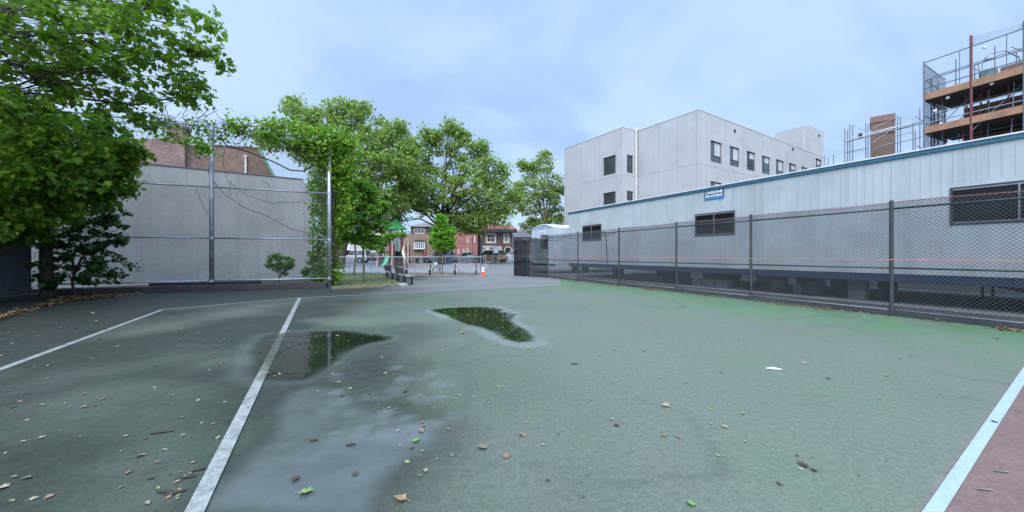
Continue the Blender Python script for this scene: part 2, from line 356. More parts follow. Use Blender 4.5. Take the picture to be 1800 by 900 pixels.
def court():
    st = .065; xs = np.arange(-21, 13.6, st); ys = np.arange(-2.2, 29, st); nx, ny = len(xs), len(ys)
    X, Y = np.meshgrid(xs, ys)
    wob = (fbm(X, Y, .9, 3) - .5) * .5; wf = (fbm(X, Y, 4, 33) - .5) * .14
    green = sstep(.03, -.03, sdf(X, Y, GREEN)); brown = sstep(.03, -.03, sdf(X, Y, BROWN))
    film = sstep(.10, -.16, sdf(X, Y, FILM) + wob * .35 + wf)
    p1 = sstep(.05, -.22, sdf(X, Y, PUD1) + wf * 1.2); p2 = sstep(.06, -.05, sdf(X, Y, PUD2) + wf * .5)
    halo = sstep(.05, -.03, sdf(X, Y, HALO2) + wf * .9) * (1 - p2) * sstep(.30, .52, fbm(X, Y, .9, 92) + .12 * (X > -.6))
    halo1 = sstep(.25, .0, sdf(X, Y, PUD1) + wob * .5) * (1 - p1)
    damp = sstep(.5, -.4, sdf(X, Y, DAMP1) + wob * 2)
    lft = sstep(1.0, -7.0, X + .2 * Y - 2 + wob * 3)            # algae and dirt, plus tree shade painted into the left side's colour
    outl = (1 - green) * sstep(-4.5, -7.5, X) * (1 - brown)  # left asphalt outside the sideline, its shade darkened in as well
    grime_shade = np.clip(lft * .86 + damp * .42 + (fbm(X, Y, .55, 9, 5) - .5) * 1.5 * (.22 + lft * .8) + outl * (.35 + .4 * lft), 0, 1)
    # green paint is worn to grey through the middle of play, saturated along the right fence
    dfen = (13.43 - .469 * Y - X) * .905
    worn = np.clip(1 - sstep(5.6, .4, dfen + wob * 1.6) * 1.0 - (fbm(X, Y, .5, 21) - .45) * .7, 0, 1)
    # tide lines of dried water: thin dark curves
    n = fbm(X, Y, .22, 40, 3); ln = np.exp(-((n - .47) / .006) ** 2) * sstep(.44, .6, fbm(X, Y, .3, 51, 2))
    n2 = fbm(X, Y, .3, 60, 3); ln2 = np.exp(-((n2 - .55) / .005) ** 2) * sstep(.45, .6, fbm(X, Y, .3, 71, 2))
    n3_ = fbm(X + 3, Y * .6, .25, 80, 3); ln3 = np.exp(-((n3_ - .5) / .006) ** 2) * sstep(.42, .55, fbm(X, Y, .25, 85, 2))
    line = np.clip(ln + ln2 + ln3, 0, 1)
    # round drip marks below the first puddle
    rng = np.random.default_rng(5); rings = np.zeros_like(X)
    for _ in range(60):
        q = G(rng.uniform(590, 800), rng.uniform(632, 770)); d = np.hypot(X - q.x, (Y - q.y) * 1.0); r = rng.uniform(.035, .1)
        rings = np.maximum(rings, sstep(r * 1.3, r * .8, d) * rng.uniform(.3, .9))
    V = np.stack([X, Y, np.full_like(X, .004)], -1).reshape(-1, 3)
    keep = ((13.62 - .469 * Y - X) > 0).reshape(-1)
    idx = np.arange(nx * ny).reshape(ny, nx)
    q = np.stack([idx[:-1, :-1], idx[:-1, 1:], idx[1:, 1:], idx[1:, :-1]], -1).reshape(-1, 4)
    q = q[keep[q].all(1)]
    me = bpy.data.meshes.new('court_surface'); me.vertices.add(len(V)); me.vertices.foreach_set('co', V.reshape(-1))
    me.loops.add(len(q) * 4); me.polygons.add(len(q)); me.loops.foreach_set('vertex_index', q.reshape(-1).astype(np.int32))
    me.polygons.foreach_set('loop_start', (np.arange(len(q)) * 4).astype(np.int32)); me.update(calc_edges=True); me.validate()
    for nm, a in (('green', green), ('brown', brown), ('film', np.clip(film, 0, 1)), ('grime_shade', grime_shade), ('worn', worn), ('line', line), ('puddle', np.clip(p1 + p2, 0, 1)), ('halo', np.clip(halo + rings * .8 + halo1 * .35 * sstep(.40, .58, fbm(X, Y, .8, 91)), 0, 1))):
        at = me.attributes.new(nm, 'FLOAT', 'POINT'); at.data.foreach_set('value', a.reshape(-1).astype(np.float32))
    m, nt, out = newmat('court_paint')
    at = lambda nm: N(nt, 'ShaderNodeAttribute', attribute_name=nm).outputs['Fac']
    P = pos(nt)
    n1 = noise(nt, P, 1.3, 8, .65); n2 = noise(nt, P, 60, 3, .7); n3 = noise(nt, P, 7, 6, .7)
    cg = mixc(nt, at('worn'), (.072, .152, .072), (.117, .140, .105))
    cg = mixc(nt, ramp(nt, n1, [(.35, (0, 0, 0)), (.7, (.55, .55, .55))]).outputs[0], cg, (.132, .134, .118))
    ca = mixc(nt, ramp(nt, n1, [(.3, (0, 0, 0)), (.7, (1, 1, 1))]).outputs[0], (.135, .135, .13), (.185, .183, .176))
    cb = mixc(nt, ramp(nt, n1, [(.3, (0, 0, 0)), (.7, (1, 1, 1))]).outputs[0], (.135, .088, .078), (.175, .118, .104))
    c = mixc(nt, at('green'), ca, cg); c = mixc(nt, at('brown'), c, cb)
    c = mixc(nt, math_(nt, 'MULTIPLY', at('grime_shade'), .88), c, mixc(nt, ramp(nt, n3, [(.35, (0, 0, 0)), (.7, (1, 1, 1))]).outputs[0], (.012, .017, .012), (.026, .034, .025)))
    c = mixc(nt, math_(nt, 'MULTIPLY', at('line'), .3), c, (.055, .062, .055))
    c = mixc(nt, math_(nt, 'MULTIPLY', at('halo'), .45), c, (.19, .205, .205))
    c = mixc(nt, math_(nt, 'MULTIPLY', at('puddle'), .9), c, (.03, .036, .028))
    c = mixc(nt, .35, c, mixc(nt, ramp(nt, n2, [(.3, (0, 0, 0)), (.72, (1, 1, 1))]).outputs[0], (.40, .40, .40), (1.55, 1.55, 1.55)), 'MULTIPLY')
    n4 = noise(nt, P, 18, 6, .75); c = mixc(nt, .5, c, mixc(nt, ramp(nt, n4, [(.35, (0, 0, 0)), (.68, (1, 1, 1))]).outputs[0], (.66, .66, .66), (1.3, 1.3, 1.28)), 'MULTIPLY')
    # hairline cracks, only here and there
    vo = nt.nodes.new('ShaderNodeTexVoronoi'); vo.feature = 'DISTANCE_TO_EDGE'; vo.inputs['Scale'].default_value = .42
    dv = N(nt, 'ShaderNodeVectorMath', operation='ADD'); nt.links.new(P, dv.inputs[0]); nz = nt.nodes.new('ShaderNodeTexNoise'); nz.inputs['Scale'].default_value = 1.6; nz.inputs['Detail'].default_value = 6; nt.links.new(P, nz.inputs['Vector']); nt.links.new(nz.outputs['Color'], dv.inputs[1]); nt.links.new(dv.outputs[0], vo.inputs['Vector'])
    ck_ = math_(nt, 'MULTIPLY', ramp(nt, vo.outputs['Distance'], [(0, (1, 1, 1)), (.0045, (0, 0, 0))]).outputs[0], ramp(nt, noise(nt, P, .5, 3), [(.52, (0, 0, 0)), (.60, (1, 1, 1))]).outputs[0])
    c = mixc(nt, math_(nt, 'MULTIPLY', ck_, .55), c, (.03, .035, .03))
    film = at('film')
    c = mixc(nt, math_(nt, 'MULTIPLY', film, ramp(nt, noise(nt, P, 3, 6, .6), [(.3, (.26, .26, .26)), (.7, (.58, .58, .58))]).outputs[0]), c, (.125, .142, .14))  # base lightened too, painting the sky's reflection into the wet film's colour
    b = N(nt, 'ShaderNodeBsdfPrincipled'); nt.links.new(c, b.inputs['Base Color'])
    ro = math_(nt, 'SUBTRACT', math_(nt, 'ADD', .50, math_(nt, 'MULTIPLY', n3, .3)), math_(nt, 'MULTIPLY', film, .46), clamp=True)
    nt.links.new(math_(nt, 'MAXIMUM', ro, .12), b.inputs['Roughness'])
    nt.links.new(math_(nt, 'ADD', .22, math_(nt, 'MULTIPLY', film, .4)), b.inputs['Specular IOR Level'])
    bp = N(nt, 'ShaderNodeBump'); bp.inputs['Distance'].default_value = .006
    nt.links.new(math_(nt, 'MULTIPLY', math_(nt, 'SUBTRACT', 1.0, film), .2), bp.inputs['Strength']); nt.links.new(n2, bp.inputs['Height']); nt.links.new(bp.outputs[0], b.inputs['Normal'])
    nt.links.new(b.outputs[0], out.inputs[0]); me.materials.append(m)
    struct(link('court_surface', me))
court()
asph = mat('asphalt', (.16, .16, .16), .8, .3, .8, fine=.3)
asph2 = mat('street_asphalt', (.11, .115, .12), .8, .3, .6, fine=.3)
conc = mat('pale_concrete', (.36, .36, .35), .85, .25, 1.2, fine=.2)
def ground():
    mb = MB(); xs = [-400, -150, -60, -30, -15, 0, 15, 30, 60, 150, 400]; ys = [-60, -10, 10, 24, 30, 32, 34, 36, 38, 40, 42, 45, 60, 120, 400]
    mb.add([(x, y, gz(y) - (.0 if y > 12 else 0)) for y in ys for x in xs], [(j * len(xs) + i, j * len(xs) + i + 1, (j + 1) * len(xs) + i + 1, (j + 1) * len(xs) + i) for j in range(len(ys) - 1) for i in range(len(xs) - 1)])
    struct(mb.build('ground', asph))
    s = MB().box(-120, 140, 46.5, 56, gz(50) - .05, gz(50) + .004); struct(s.build('street', asph2))
    s = MB().box(-120, 140, 56, 59.5, gz(50) - .05, gz(50) + .13); struct(s.build('pavement', conc))
    pg = MB(); y0, y1 = 29.9, 45.5
    pg.add([(x, y, gz(y) + .006) for y in (y0, 32, 34, 36, 38, 40, 42, y1) for x in (-19.5, -2.6)], [(2 * j, 2 * j + 1, 2 * j + 3, 2 * j + 2) for j in range(7)])
    struct(pg.build('playground_surface', mat('safety_surface', (.20, .22, .25), .8, .2, 1)))
ground()
# painted lines, each on its own sheet 4 mm above the court
def paint(name, col, wear):
    m, nt, out = newmat(name); P = pos(nt)
    n = noise(nt, P, 9, 7, .75); n2 = noise(nt, P, 60, 3)
    c = mixc(nt, ramp(nt, n, [(.40, (0, 0, 0)), (.62, (1, 1, 1))]).outputs[0], tuple(v * (1 - wear) for v in col), col)
    c = mixc(nt, .3, c, ramp(nt, n2, [(.35, tuple(v * .4 for v in col)), (.6, col)]).outputs[0])
    b = N(nt, 'ShaderNodeBsdfPrincipled'); nt.links.new(c, b.inputs['Base Color']); b.inputs['Roughness'].default_value = .55
    # flaked-off paint
    t = N(nt, 'ShaderNodeBsdfTransparent'); mx = N(nt, 'ShaderNodeMixShader')
    nt.links.new(ramp(nt, noise(nt, P, 22, 5, .8), [(.60 + .08 * (1 - wear), (0, 0, 0)), (.72, (.8, .8, .8))]).outputs[0], mx.inputs[0])
    nt.links.new(b.outputs[0], mx.inputs[1]); nt.links.new(t.outputs[0], mx.inputs[2]); nt.links.new(mx.outputs[0], out.inputs[0]); return m
def strip(mb, pts, w, z):
    pts = [Vector((p[0], p[1], 0)) for p in pts]; L = []
    for i, p in enumerate(pts):
        t = (pts[min(i + 1, len(pts) - 1)] - pts[max(0, i - 1)]).normalized(); nrm = Vector((-t.y, t.x, 0)); L.append((p + nrm * w / 2, p - nrm * w / 2))
    b = len(mb.v)
    for a, c in L: mb.v += [(a.x, a.y, z), (c.x, c.y, z)]
    for i in range(len(L) - 1): mb.f.append([b + 2 * i, b + 2 * i + 1, b + 2 * i + 3, b + 2 * i + 2]); mb.mi.append(0)
    return mb
white = paint('white_line_paint', (.31, .32, .30), .6); blue = paint('pale_blue_line_paint', (.33, .41, .49), .18)
struct(strip(MB(), [sl0, LSIDE[1]], .10, .0085).build('painted_sideline', white))
struct(strip(MB(), [LSIDE[1], BASEL[1], BASEL[1].lerp(BASEL[2], .5), BASEL[2]], .115, .0125).build('painted_baseline', white))
cl = [G(527, 524), G(345, 897)]; cl.append(ext(cl[0], cl[1], .25))
struct(strip(MB(), cl, .102, .0165).build('painted_centre_line', white))
struct(MB().quad(*[(p.x, p.y, .0085) for p in (rl_far, rl_near, rr_near, rr_far)]).build('painted_edge_line', blue))
s = MB(); strip(s, [A(868, 470, 36) , A(905, 471.5, 37)], .1, 0); strip(s, [A(873, 463, 40), A(906, 463, 42)], .1, 0); strip(s, [A(858, 466, 38), A(905, 474, 33)], .1, 0)
for i, v in enumerate(s.v): s.v[i] = (v[0], v[1], gz(v[1]) + .012)
struct(s.build('painted_bay_marking', white))
def puddles():
    m, nt, out = newmat('still_water'); P = pos(nt)
    t = N(nt, 'ShaderNodeBsdfTransparent'); t.inputs[0].default_value = (.72, .76, .70, 1)
    g = N(nt, 'ShaderNodeBsdfGlossy'); g.inputs['Roughness'].default_value = .015; g.inputs[0].default_value = (1, 1, 1, 1)
    nt.links.new(bump(nt, noise(nt, P, 6, 2), .04, .01), g.inputs['Normal'])
    fr = N(nt, 'ShaderNodeFresnel'); fr.inputs[0].default_value = 1.36
    dp_ = N(nt, 'ShaderNodeAttribute', attribute_name='depth').outputs['Fac']
    nt.links.new(mixc(nt, dp_, (1, 1, 1), (.62, .68, .58)), t.inputs[0])
    mx = N(nt, 'ShaderNodeMixShader'); nt.links.new(math_(nt, 'MULTIPLY', fr.outputs[0], dp_), mx.inputs[0]); nt.links.new(t.outputs[0], mx.inputs[1]); nt.links.new(g.outputs[0], mx.inputs[2])
    nt.links.new(mx.outputs[0], out.inputs[0])
    for poly, soft in ((PUD1, .20), (PUD2, .07)):      # a water sheet that thins out to nothing at its margin
        p = np.array(poly); lo, hi = p.min(0) - .25, p.max(0) + .25; st = .035
        X, Y = np.meshgrid(np.arange(lo[0], hi[0], st), np.arange(lo[1], hi[1], st)); ny, nx = X.shape
        d = -sdf(X, Y, poly) + (fbm(X, Y, 2.2, 95, 5) - .5) * .22 + (fbm(X, Y, 9, 97, 3) - .5) * .07
        idx = np.arange(nx * ny).reshape(ny, nx); q = np.stack([idx[:-1, :-1], idx[:-1, 1:], idx[1:, 1:], idx[1:, :-1]], -1).reshape(-1, 4)
        q = q[(d.reshape(-1)[q] > -.02).any(1)]; used, inv = np.unique(q, return_inverse=True); inv = inv.reshape(-1, 4)
        co_ = np.stack([X, Y, np.full_like(X, .021)], -1).reshape(-1, 3)[used]
        me = bpy.data.meshes.new('puddle'); me.from_pydata(co_.tolist(), [], inv.tolist()); me.materials.append(m)
        at_ = me.attributes.new('depth', 'FLOAT', 'POINT'); at_.data.foreach_set('value', np.clip(d.reshape(-1)[used] / soft, 0, 1).astype(np.float32))
        struct(link('puddle', me))
puddles()
# planting bed beside the fence corner, and the dirt strip behind the benches
soil = mat('bare_soil', (.13, .115, .075), .95, .4, 2.5, fine=.5, tint=(.20, .18, .12))
BED = g2((583, 509.5), (640, 507), (703, 503.5), (716, 502.5), (694, 494), (667, 482), (640, 481), (575, 483))
mb = MB(); mb.prism(BED, .0, .06); struct(mb.build('planting_bed', soil))
mb = MB(); strip(mb, g2((706, 503.4), (717, 503), (640, 507), (583, 510))[1:], .10, .07); struct(mb.build('kerb', conc)) if False else None
k1 = g2((703, 503.6), (717, 502.6), (712, 500.6), (697, 501.6)); struct(MB().prism(k1, 0, .10).build('kerb', conc))
DIRT = g2((700, 484.2), (757, 485.8), (846, 485.6), (858, 485.2), (852, 483.8), (846, 480.5), (700, 479.5))
mb = MB(); mb.prism(DIRT, 0, .03); struct(mb.build('dirt_strip', soil))
mb = MB(); strip(mb, g2((706, 485), (757, 486), (860, 485.4)), .16, .05); struct(mb.build('kerb', conc))
rng = np.random.default_rng(11)
def scatter(poly, n, z, rng):
    P = np.array([(p[0], p[1]) for p in poly]); lo, hi = P.min(0), P.max(0); out = []
    while len(out) < n:
        q = rng.uniform(lo, hi, (n * 2, 2)); ok = sdf(q[:, 0], q[:, 1], poly) < 0; out += [tuple(v) for v in q[ok]]
    return np.array([(x, y, z) for x, y in out[:n]])
gm = leaf_mat('grass_blade', [(0, (.06, .13, .02)), (.6, (.12, .2, .04)), (.85, (.2, .22, .07)), (1, (.25, .2, .1))], .25)
pts = scatter(BED, 16000, .06, rng); keep = fbm(pts[:, 0], pts[:, 1], .9, 2) + rng.uniform(-.15, .15, len(pts)) + .05 * (-5.6 - pts[:, 0]) > .44; pts = pts[keep]
GR = (np.array([(0, 0, 0), (0, .09, 0), (.9, .04, 1.1)], float), [(0, 1, 2)])
tag(leaves('grass_patch', pts, .085, gm, None, GR, rng), 'patchy short green grass in the planting bed by the fence post', 'grass', kind='stuff')
dry = leaf_mat('dry_leaf', [(0, (.06, .03, .018)), (.3, (.16, .075, .035)), (.6, (.23, .12, .06)), (.85, (.28, .2, .11)), (1, (.36, .3, .2))], .1, .7)
pale = leaf_mat('pale_leaf', [(0, (.45, .38, .25)), (.5, (.55, .48, .33)), (1, (.50, .40, .22))], .1, .7)
grn = leaf_mat('fresh_leaf', [(0, (.14, .28, .06)), (1, (.24, .38, .1))], .2, .5)
def litter(name, label, pts, size=.07): return tag(leaves(name, pts, size, dry, None, PLANE, rng, flat=True), label, 'leaf litter', kind='stuff')
pts = scatter(g2((652, 486), (700, 484), (712, 501), (690, 503), (650, 497)), 420, .07, rng); litter('leaf_litter', 'brown dry leaves lying on the planting bed near the benches', pts)
pts = scatter(g2((760, 484.5), (850, 484.5), (846, 481), (760, 480)), 260, .05, rng); litter('leaf_litter', 'brown dry leaves on the dirt strip behind the facing benches', pts)
# leaves swept against the foot of the right fence
t = rng.uniform(0, 1, 2600) ; Yf = 3.5 + 20 * t ** 1.2; dens = fbm(Yf, Yf * 0, .9, 5); d = np.abs(rng.normal(0, .09, len(Yf))) * (1 + 1.2 * (dens > .55)) + .03; ok = (rng.uniform(0, 1, len(Yf)) < sstep(.36, .6, dens) + .15)
pts = np.stack([13.43 - .469 * Yf - d * .905, Yf - d * .42, rng.uniform(.012, .05, len(Yf))], -1)[ok]; litter('leaf_litter', 'rusty brown leaves swept against the foot of the right chain link fence', pts, .062)
# ================================================================== RIGHT: chain-link fence with black netting
steel_d = mat('dark_coated_steel', (.045, .05, .056), .5, .3, 4, spec=.4)
steel = mat('galvanised_steel', (.42, .44, .47), .45, .3, 3, metal=.6)
steel_w = mat('weathered_galvanised', (.30, .32, .35), .5, .35, 3, metal=.5)
wire = mat('grey_wire', (.10, .11, .12), .5, .2, 5)
wire_g = mat('galvanised_wire', (.36, .38, .40), .5, .2, 5, metal=.3)
net = see_mat('black_netting', (.013, .014, .017), .27); net2 = see_mat('doubled_black_netting', (.016, .018, .022), .72); net3 = see_mat('dense_black_netting', (.014, .016, .02), .72)
rf = thing('chain_link_fence', 'long dark chain link fence with black netting in front of the white trailers', 'fence', (*fence_xy(1320), 0))
posts = [fence_xy(p) for p in (963, 1016, 1088, 1189, 1320, 1567)] + [(13.43 - .469 * 5.75, 5.75), (13.43 - .469 * 2.7, 2.7)]
FR = Fr(posts[0], Vector(posts[-1]) - Vector(posts[0])); LEN = (Vector(posts[-1]) - Vector(posts[0])).length
if FR.n.x > 0: FR = Fr(posts[0], Vector(posts[-1]) - Vector(posts[0]), True)
for i, (x, y) in enumerate(posts):
    h = 2.84
    MB().tube([(x, y, 0), (x, y, h - .02), (x, y, h)], [.04, .04, .028], 10).add([], []).build('post', steel_d, rf, smooth=False)
    if i + 1 < len(posts):
        x2, y2 = posts[i + 1]
        for nm, z, r, m in (('top_rail', 2.63, .022, steel_d), ('middle_rail', 1.18, .02, steel_d), ('bottom_rail', .155, .017, mat('dull_grey_rail', (.17, .175, .18), .6, .3, 3))):
            MB().tube([(x, y, z), ((x + x2) / 2, (y + y2) / 2, z - .004), (x2, y2, z)], r, 8).build(nm, m, rf, smooth=True)
        c = MB(); chainlink(c, (x, y), (x2, y2), .02, 2.80, .082, .0052); c.build('wire_mesh', wire, rf)
o = MB()
ns = 60
def netz(u): return 2.79 + .012 * math.sin(u * 1.9) - .035 * abs(math.sin(u * math.pi / 3.35))
for i in range(ns):
    u0, u1 = LEN * i / ns, LEN * (i + 1) / ns
    o.quad(FR.p(u0, -.05, .22), FR.p(u1, -.05, .22), FR.p(u1, -.05, netz(u1)), FR.p(u0, -.05, netz(u0)))
o.build('netting', net, rf)
o = MB().quad(FR.p(0, -.055, .0), FR.p(LEN, -.055, .0), FR.p(LEN, -.055, .25), FR.p(0, -.055, .25)); o.build('netting_hem', net3, rf)
# folded end of the fence that turns towards the street
e0, e1 = G(904, 484.7), Vector((*posts[0], 0)); mid = e0.lerp(e1, .42)
gf = thing('chain_link_fence', 'short fence end wrapped in doubled black netting beside the open court entrance', 'fence', e0)
for p in (e0, mid): MB().tube([p, p + Vector((0, 0, 2.7))], .035, 10).build('post', steel_d, gf)
for z in (2.42, 1.22): MB().tube([e0 + Vector((0, 0, z)), e1 + Vector((0, 0, z))], .02, 8).build('rail', steel_d, gf)
c = MB(); chainlink(c, e0, e1, .02, 2.62, .09, .005); c.build('wire_mesh', wire, gf)
EF = Fr(e0, e1 - e0); LE = (e1 - e0).length; o = MB()
for i in range(16):
    u0, u1 = LE * i / 16, LE * (i + 1) / 16; w = lambda u: .03 + .025 * math.sin(u * 9); zt = lambda u: 2.60 + .06 * math.sin(u * 4)
    o.quad(EF.p(u0, w(u0), .0), EF.p(u1, w(u1), .0), EF.p(u1, w(u1), zt(u1)), EF.p(u0, w(u0), zt(u0)))
o.build('netting', net2, gf)
o = MB()
for i in range(12):
    u0, u1 = (LE * .45) * i / 12, (LE * .45) * (i + 1) / 12; w = lambda u: -.04 - .02 * math.sin(u * 7)
    o.quad(EF.p(u0, w(u0), .0), EF.p(u1, w(u1), .0), EF.p(u1, w(u1), 2.55), EF.p(u0, w(u0), 2.55))
o.build('netting', net2, gf)
# caution tape and cord
tape_m = mat('faded_orange_tape', (.48, .22, .20), .6, .2, 3); red_m = mat('red_cord', (.36, .09, .085), .6, .2, 3)
def tape(z, name, label, m, off=.045, u0=0, u1=LEN, w=.012, sag=.0):
    o = MB(); n = 60; pts = []
    for i in range(n + 1):
        u = u0 + (u1 - u0) * i / n; pts.append(FR.p(u, off, z + .006 * math.sin(u * 2.3) - sag * abs(math.sin(u * math.pi / 3.35))))
    for i in range(n):
        a, b = pts[i], pts[i + 1]; o.quad(a - Vector((0, 0, w)), b - Vector((0, 0, w)), b + Vector((0, 0, w)), a + Vector((0, 0, w)))
        q = FR.n * .003; o.quad(a - Vector((0, 0, w)) + q, b - Vector((0, 0, w)) + q, b + Vector((0, 0, w)) + q, a + Vector((0, 0, w)) + q)
    return tag(o.build(name, m), label, 'tape')
tape(1.385, 'caution_tape', 'faded orange tape strung at waist height along the netted fence', tape_m)
o = MB(); o.tube([FR.p(LEN * i / 50, -.06, netz(LEN * i / 50) + .006) for i in range(15, 51)], .009, 5); tag(o.build('red_cord', red_m), 'thin red cord along the top edge of the fence netting', 'cord')
# ================================================================== TRAILERS
T0 = (12.73, 8.91); TF = Fr(T0, (-.516, 1), False)
if TF.n.x > 0: TF = Fr(T0, (-.516, 1), True)
def sT(px): k = (px - CX) / F; return (12.73 - 8.91 * k) / (.8886 * k + .4587)
S0, S1, ZB, ZT = -7.5, sT(999.5), .92, 4.53
tw = mat('trailer_siding', (.425, .465, .475), .5, .16, .8, spec=.4, streak=.38); tw2 = mat('trailer_rib', (.41, .45, .46), .5, .1, .8, spec=.45)
teal = mat('blue_trim', (.035, .13, .19), .5, .25, 2); whiteedge = mat('white_metal_edge', (.66, .68, .70), .45, .15, 2)
navy = mat('navy_steel_beam', (.022, .036, .075), .55, .3, 2); blackm = mat('black_rubber', (.014, .014, .015), .8, .3, 4); darkst = mat('dark_underframe', (.02, .021, .024), .7, .3, 3)
winf = mat('bronze_window_frame', (.05, .05, .052), .5, .2, 3); wing = glass_mat('dark_trailer_glass', (.012, .011, .012), .12, .3)
alum = mat('mill_aluminium', (.28, .29, .31), .4, .2, 3, metal=.4)
tr = thing('office_trailer', 'very long white ribbed office trailer with blue roof trim behind the netted fence', 'trailer', TF.p(9, -1.8, 0))
wins = [(sT(1057), sT(1024), 2.42, 3.47), (sT(1292), sT(1222), 2.36, 3.40), (sT(1670) - 2.25, sT(1670), 2.32, 3.36)]
b = MB(); wall(b, TF, S0, S1, ZB, ZT, wins, .12)
b.quad(TF.p(S1, 0, ZB), TF.p(S1, -6.4, ZB), TF.p(S1, -6.4, ZT), TF.p(S1, 0, ZT)); b.quad(TF.p(S0, 0, ZB), TF.p(S0, -6.4, ZB), TF.p(S0, -6.4, ZT), TF.p(S0, 0, ZT))
b.quad(TF.p(S0, -6.4, ZB), TF.p(S1, -6.4, ZB), TF.p(S1, -6.4, ZT), TF.p(S0, -6.4, ZT)); b.quad(TF.p(S0, 0, ZB), TF.p(S1, 0, ZB), TF.p(S1, -6.4, ZB), TF.p(S0, -6.4, ZB))
b.quad(TF.p(S0, 0, ZT), TF.p(S1, 0, ZT), TF.p(S1, -6.4, ZT), TF.p(S0, -6.4, ZT))
body = b.build('body', tw, tr)
r = MB(); r.m = 0; s = S0 + .1; i = 0
inwin = lambda s, z0, z1: any(a - .05 < s < c + .05 and z0 < e and z1 > d for a, c, d, e in wins)
while s < S1:
    segs = [(ZB + .02, 2.25), (2.25, 3.52), (3.52, ZT - .12)]; wdt = .016 if i % 6 else .008
    for z0, z1 in segs:
        if not inwin(s, z0, z1): r.fbox(TF, s - wdt, s + wdt, .0, .006 if i % 6 else .010, z0, z1)
    s += .203; i += 1
s = S0 + .3
while s < S1: r.fbox(TF, s - .004, s + .004, .0, .0025, ZB + .02, ZT - .1) if not inwin(s, ZB, ZT) else None; s += 1.218
r.build('siding_rib', tw2, tr)
MB().fbox(TF, S0 - .03, S1 + .03, .0, .05, ZT - .115, ZT + .0).build('roof_trim', teal, tr, bevel=.008)
MB().fbox(TF, S0 - .05, S1 + .05, -6.45, .075, ZT + .002, ZT + .045).build('roof_edge', whiteedge, tr, bevel=.008)
MB().fbox(TF, S0, S1, -.14, -.02, ZB - .24, ZB - .003).build('floor_beam', navy, tr)
u = MB()
for k in range(14): u.fbox(TF, S0 + 1 + k * 1.85, S0 + 1.1 + k * 1.85, -6.2, -.15, ZB - .16, ZB - .02)
u.fbox(TF, S0, S1, -1.1, -.95, ZB - .30, ZB - .03); u.fbox(TF, S0, S1, -2.7, -2.55, ZB - .30, ZB - .03); u.build('underframe', darkst, tr)
for a, c, d, e in wins:
    window(TF, a, c, d, e, tr, winf, wing, (.5,), (), .05, .02, glass_off=-.025)
    fr_ = MB(); fr_.fbox(TF, (a + c) / 2 - .015, (a + c) / 2 + .015, .02, .03, d + .05, e - .05); fr_.fbox(TF, a + .06, c - .06, .02, .026, d + .05, d + .08); fr_.fbox(TF, a + .06, c - .06, .02, .026, e - .085, e - .055); fr_.build('window_track', alum, tr)
for px in (1352, 1416):                           # tandem wheels under the beam
    c = TF.p(sT(px), -.55, .37); w = MB().disc(c, TF.n, .37, .26, 22).build('wheel', blackm, tr, smooth=False)
    MB().disc(c + TF.n * .12, TF.n, .18, .06, 16).build('rim', mat('dull_rim', (.035, .035, .037), .6, .3, 4), w)
    MB().disc(TF.p(sT(px), -2.9, .37), TF.n, .37, .26, 22).build('wheel', blackm, tr)
MB().fbox(TF, sT(1446), sT(1322), -.95, -.25, .62, .69).build('axle_frame', darkst, tr)
# tow bracket at the near end
o = MB(); o.fprism(TF, [(sT(1735), ZB - .25), (sT(1735) - 1.6, ZB - .25), (sT(1735) - 3.6, .16), (sT(1735) - 3.6, .05), (sT(1735) - 2.0, .12)], -.5, -.3); o.build('drawbar', darkst, tr)
# sign
su0, su1 = sT(1273), sT(1239); sg = thing('sign', 'small navy and blue company sign with white lettering high on the long trailer', 'sign', TF.p((su0 + su1) / 2, .02, 4.0))
MB().fbox(TF, su0, su1, .016, .034, 4.0, 4.40).build('board', mat('sign_navy', (.015, .05, .085), .45, .1), sg)
MB().fbox(TF, su0 + .01, su1 - .01, .0342, .037, 4.008, 4.085).build('stripe', mat('sign_blue', (.05, .26, .55), .45, .1), sg)
def text(body_, fr, u_mid, z, h, width, off, m, name, parent, flip=True):
    cu = bpy.data.curves.new(name, 'FONT'); cu.body = body_; cu.align_x = 'CENTER'; cu.size = h; cu.extrude = .002; cu.offset = .004
    o = bpy.data.objects.new('tmp', cu); COL.objects.link(o); dg = bpy.context.evaluated_depsgraph_get()
    me = bpy.data.meshes.new_from_object(o.evaluated_get(dg)); bpy.data.objects.remove(o); me.name = name
    xs = [v.co.x for v in me.vertices]; sx = width / (max(xs) - min(xs)); cx = (max(xs) + min(xs)) / 2
    for v in me.vertices:
        p = fr.p(u_mid - (v.co.x - cx) * sx * (1 if flip else -1), off + v.co.z, z + v.co.y); v.co = p
    me.materials.clear(); me.materials.append(m); return link(name, me, parent)
lw = mat('sign_white', (.8, .82, .84), .5, .05)
um = (su0 + su1) / 2; wd = (su1 - su0)
text('CASSONE', TF, um, 4.245, .17, wd * .90, .037, lw, 'lettering', sg); text('800.640.8844', TF, um, 4.11, .125, wd * .90, .037, lw, 'lettering', sg)
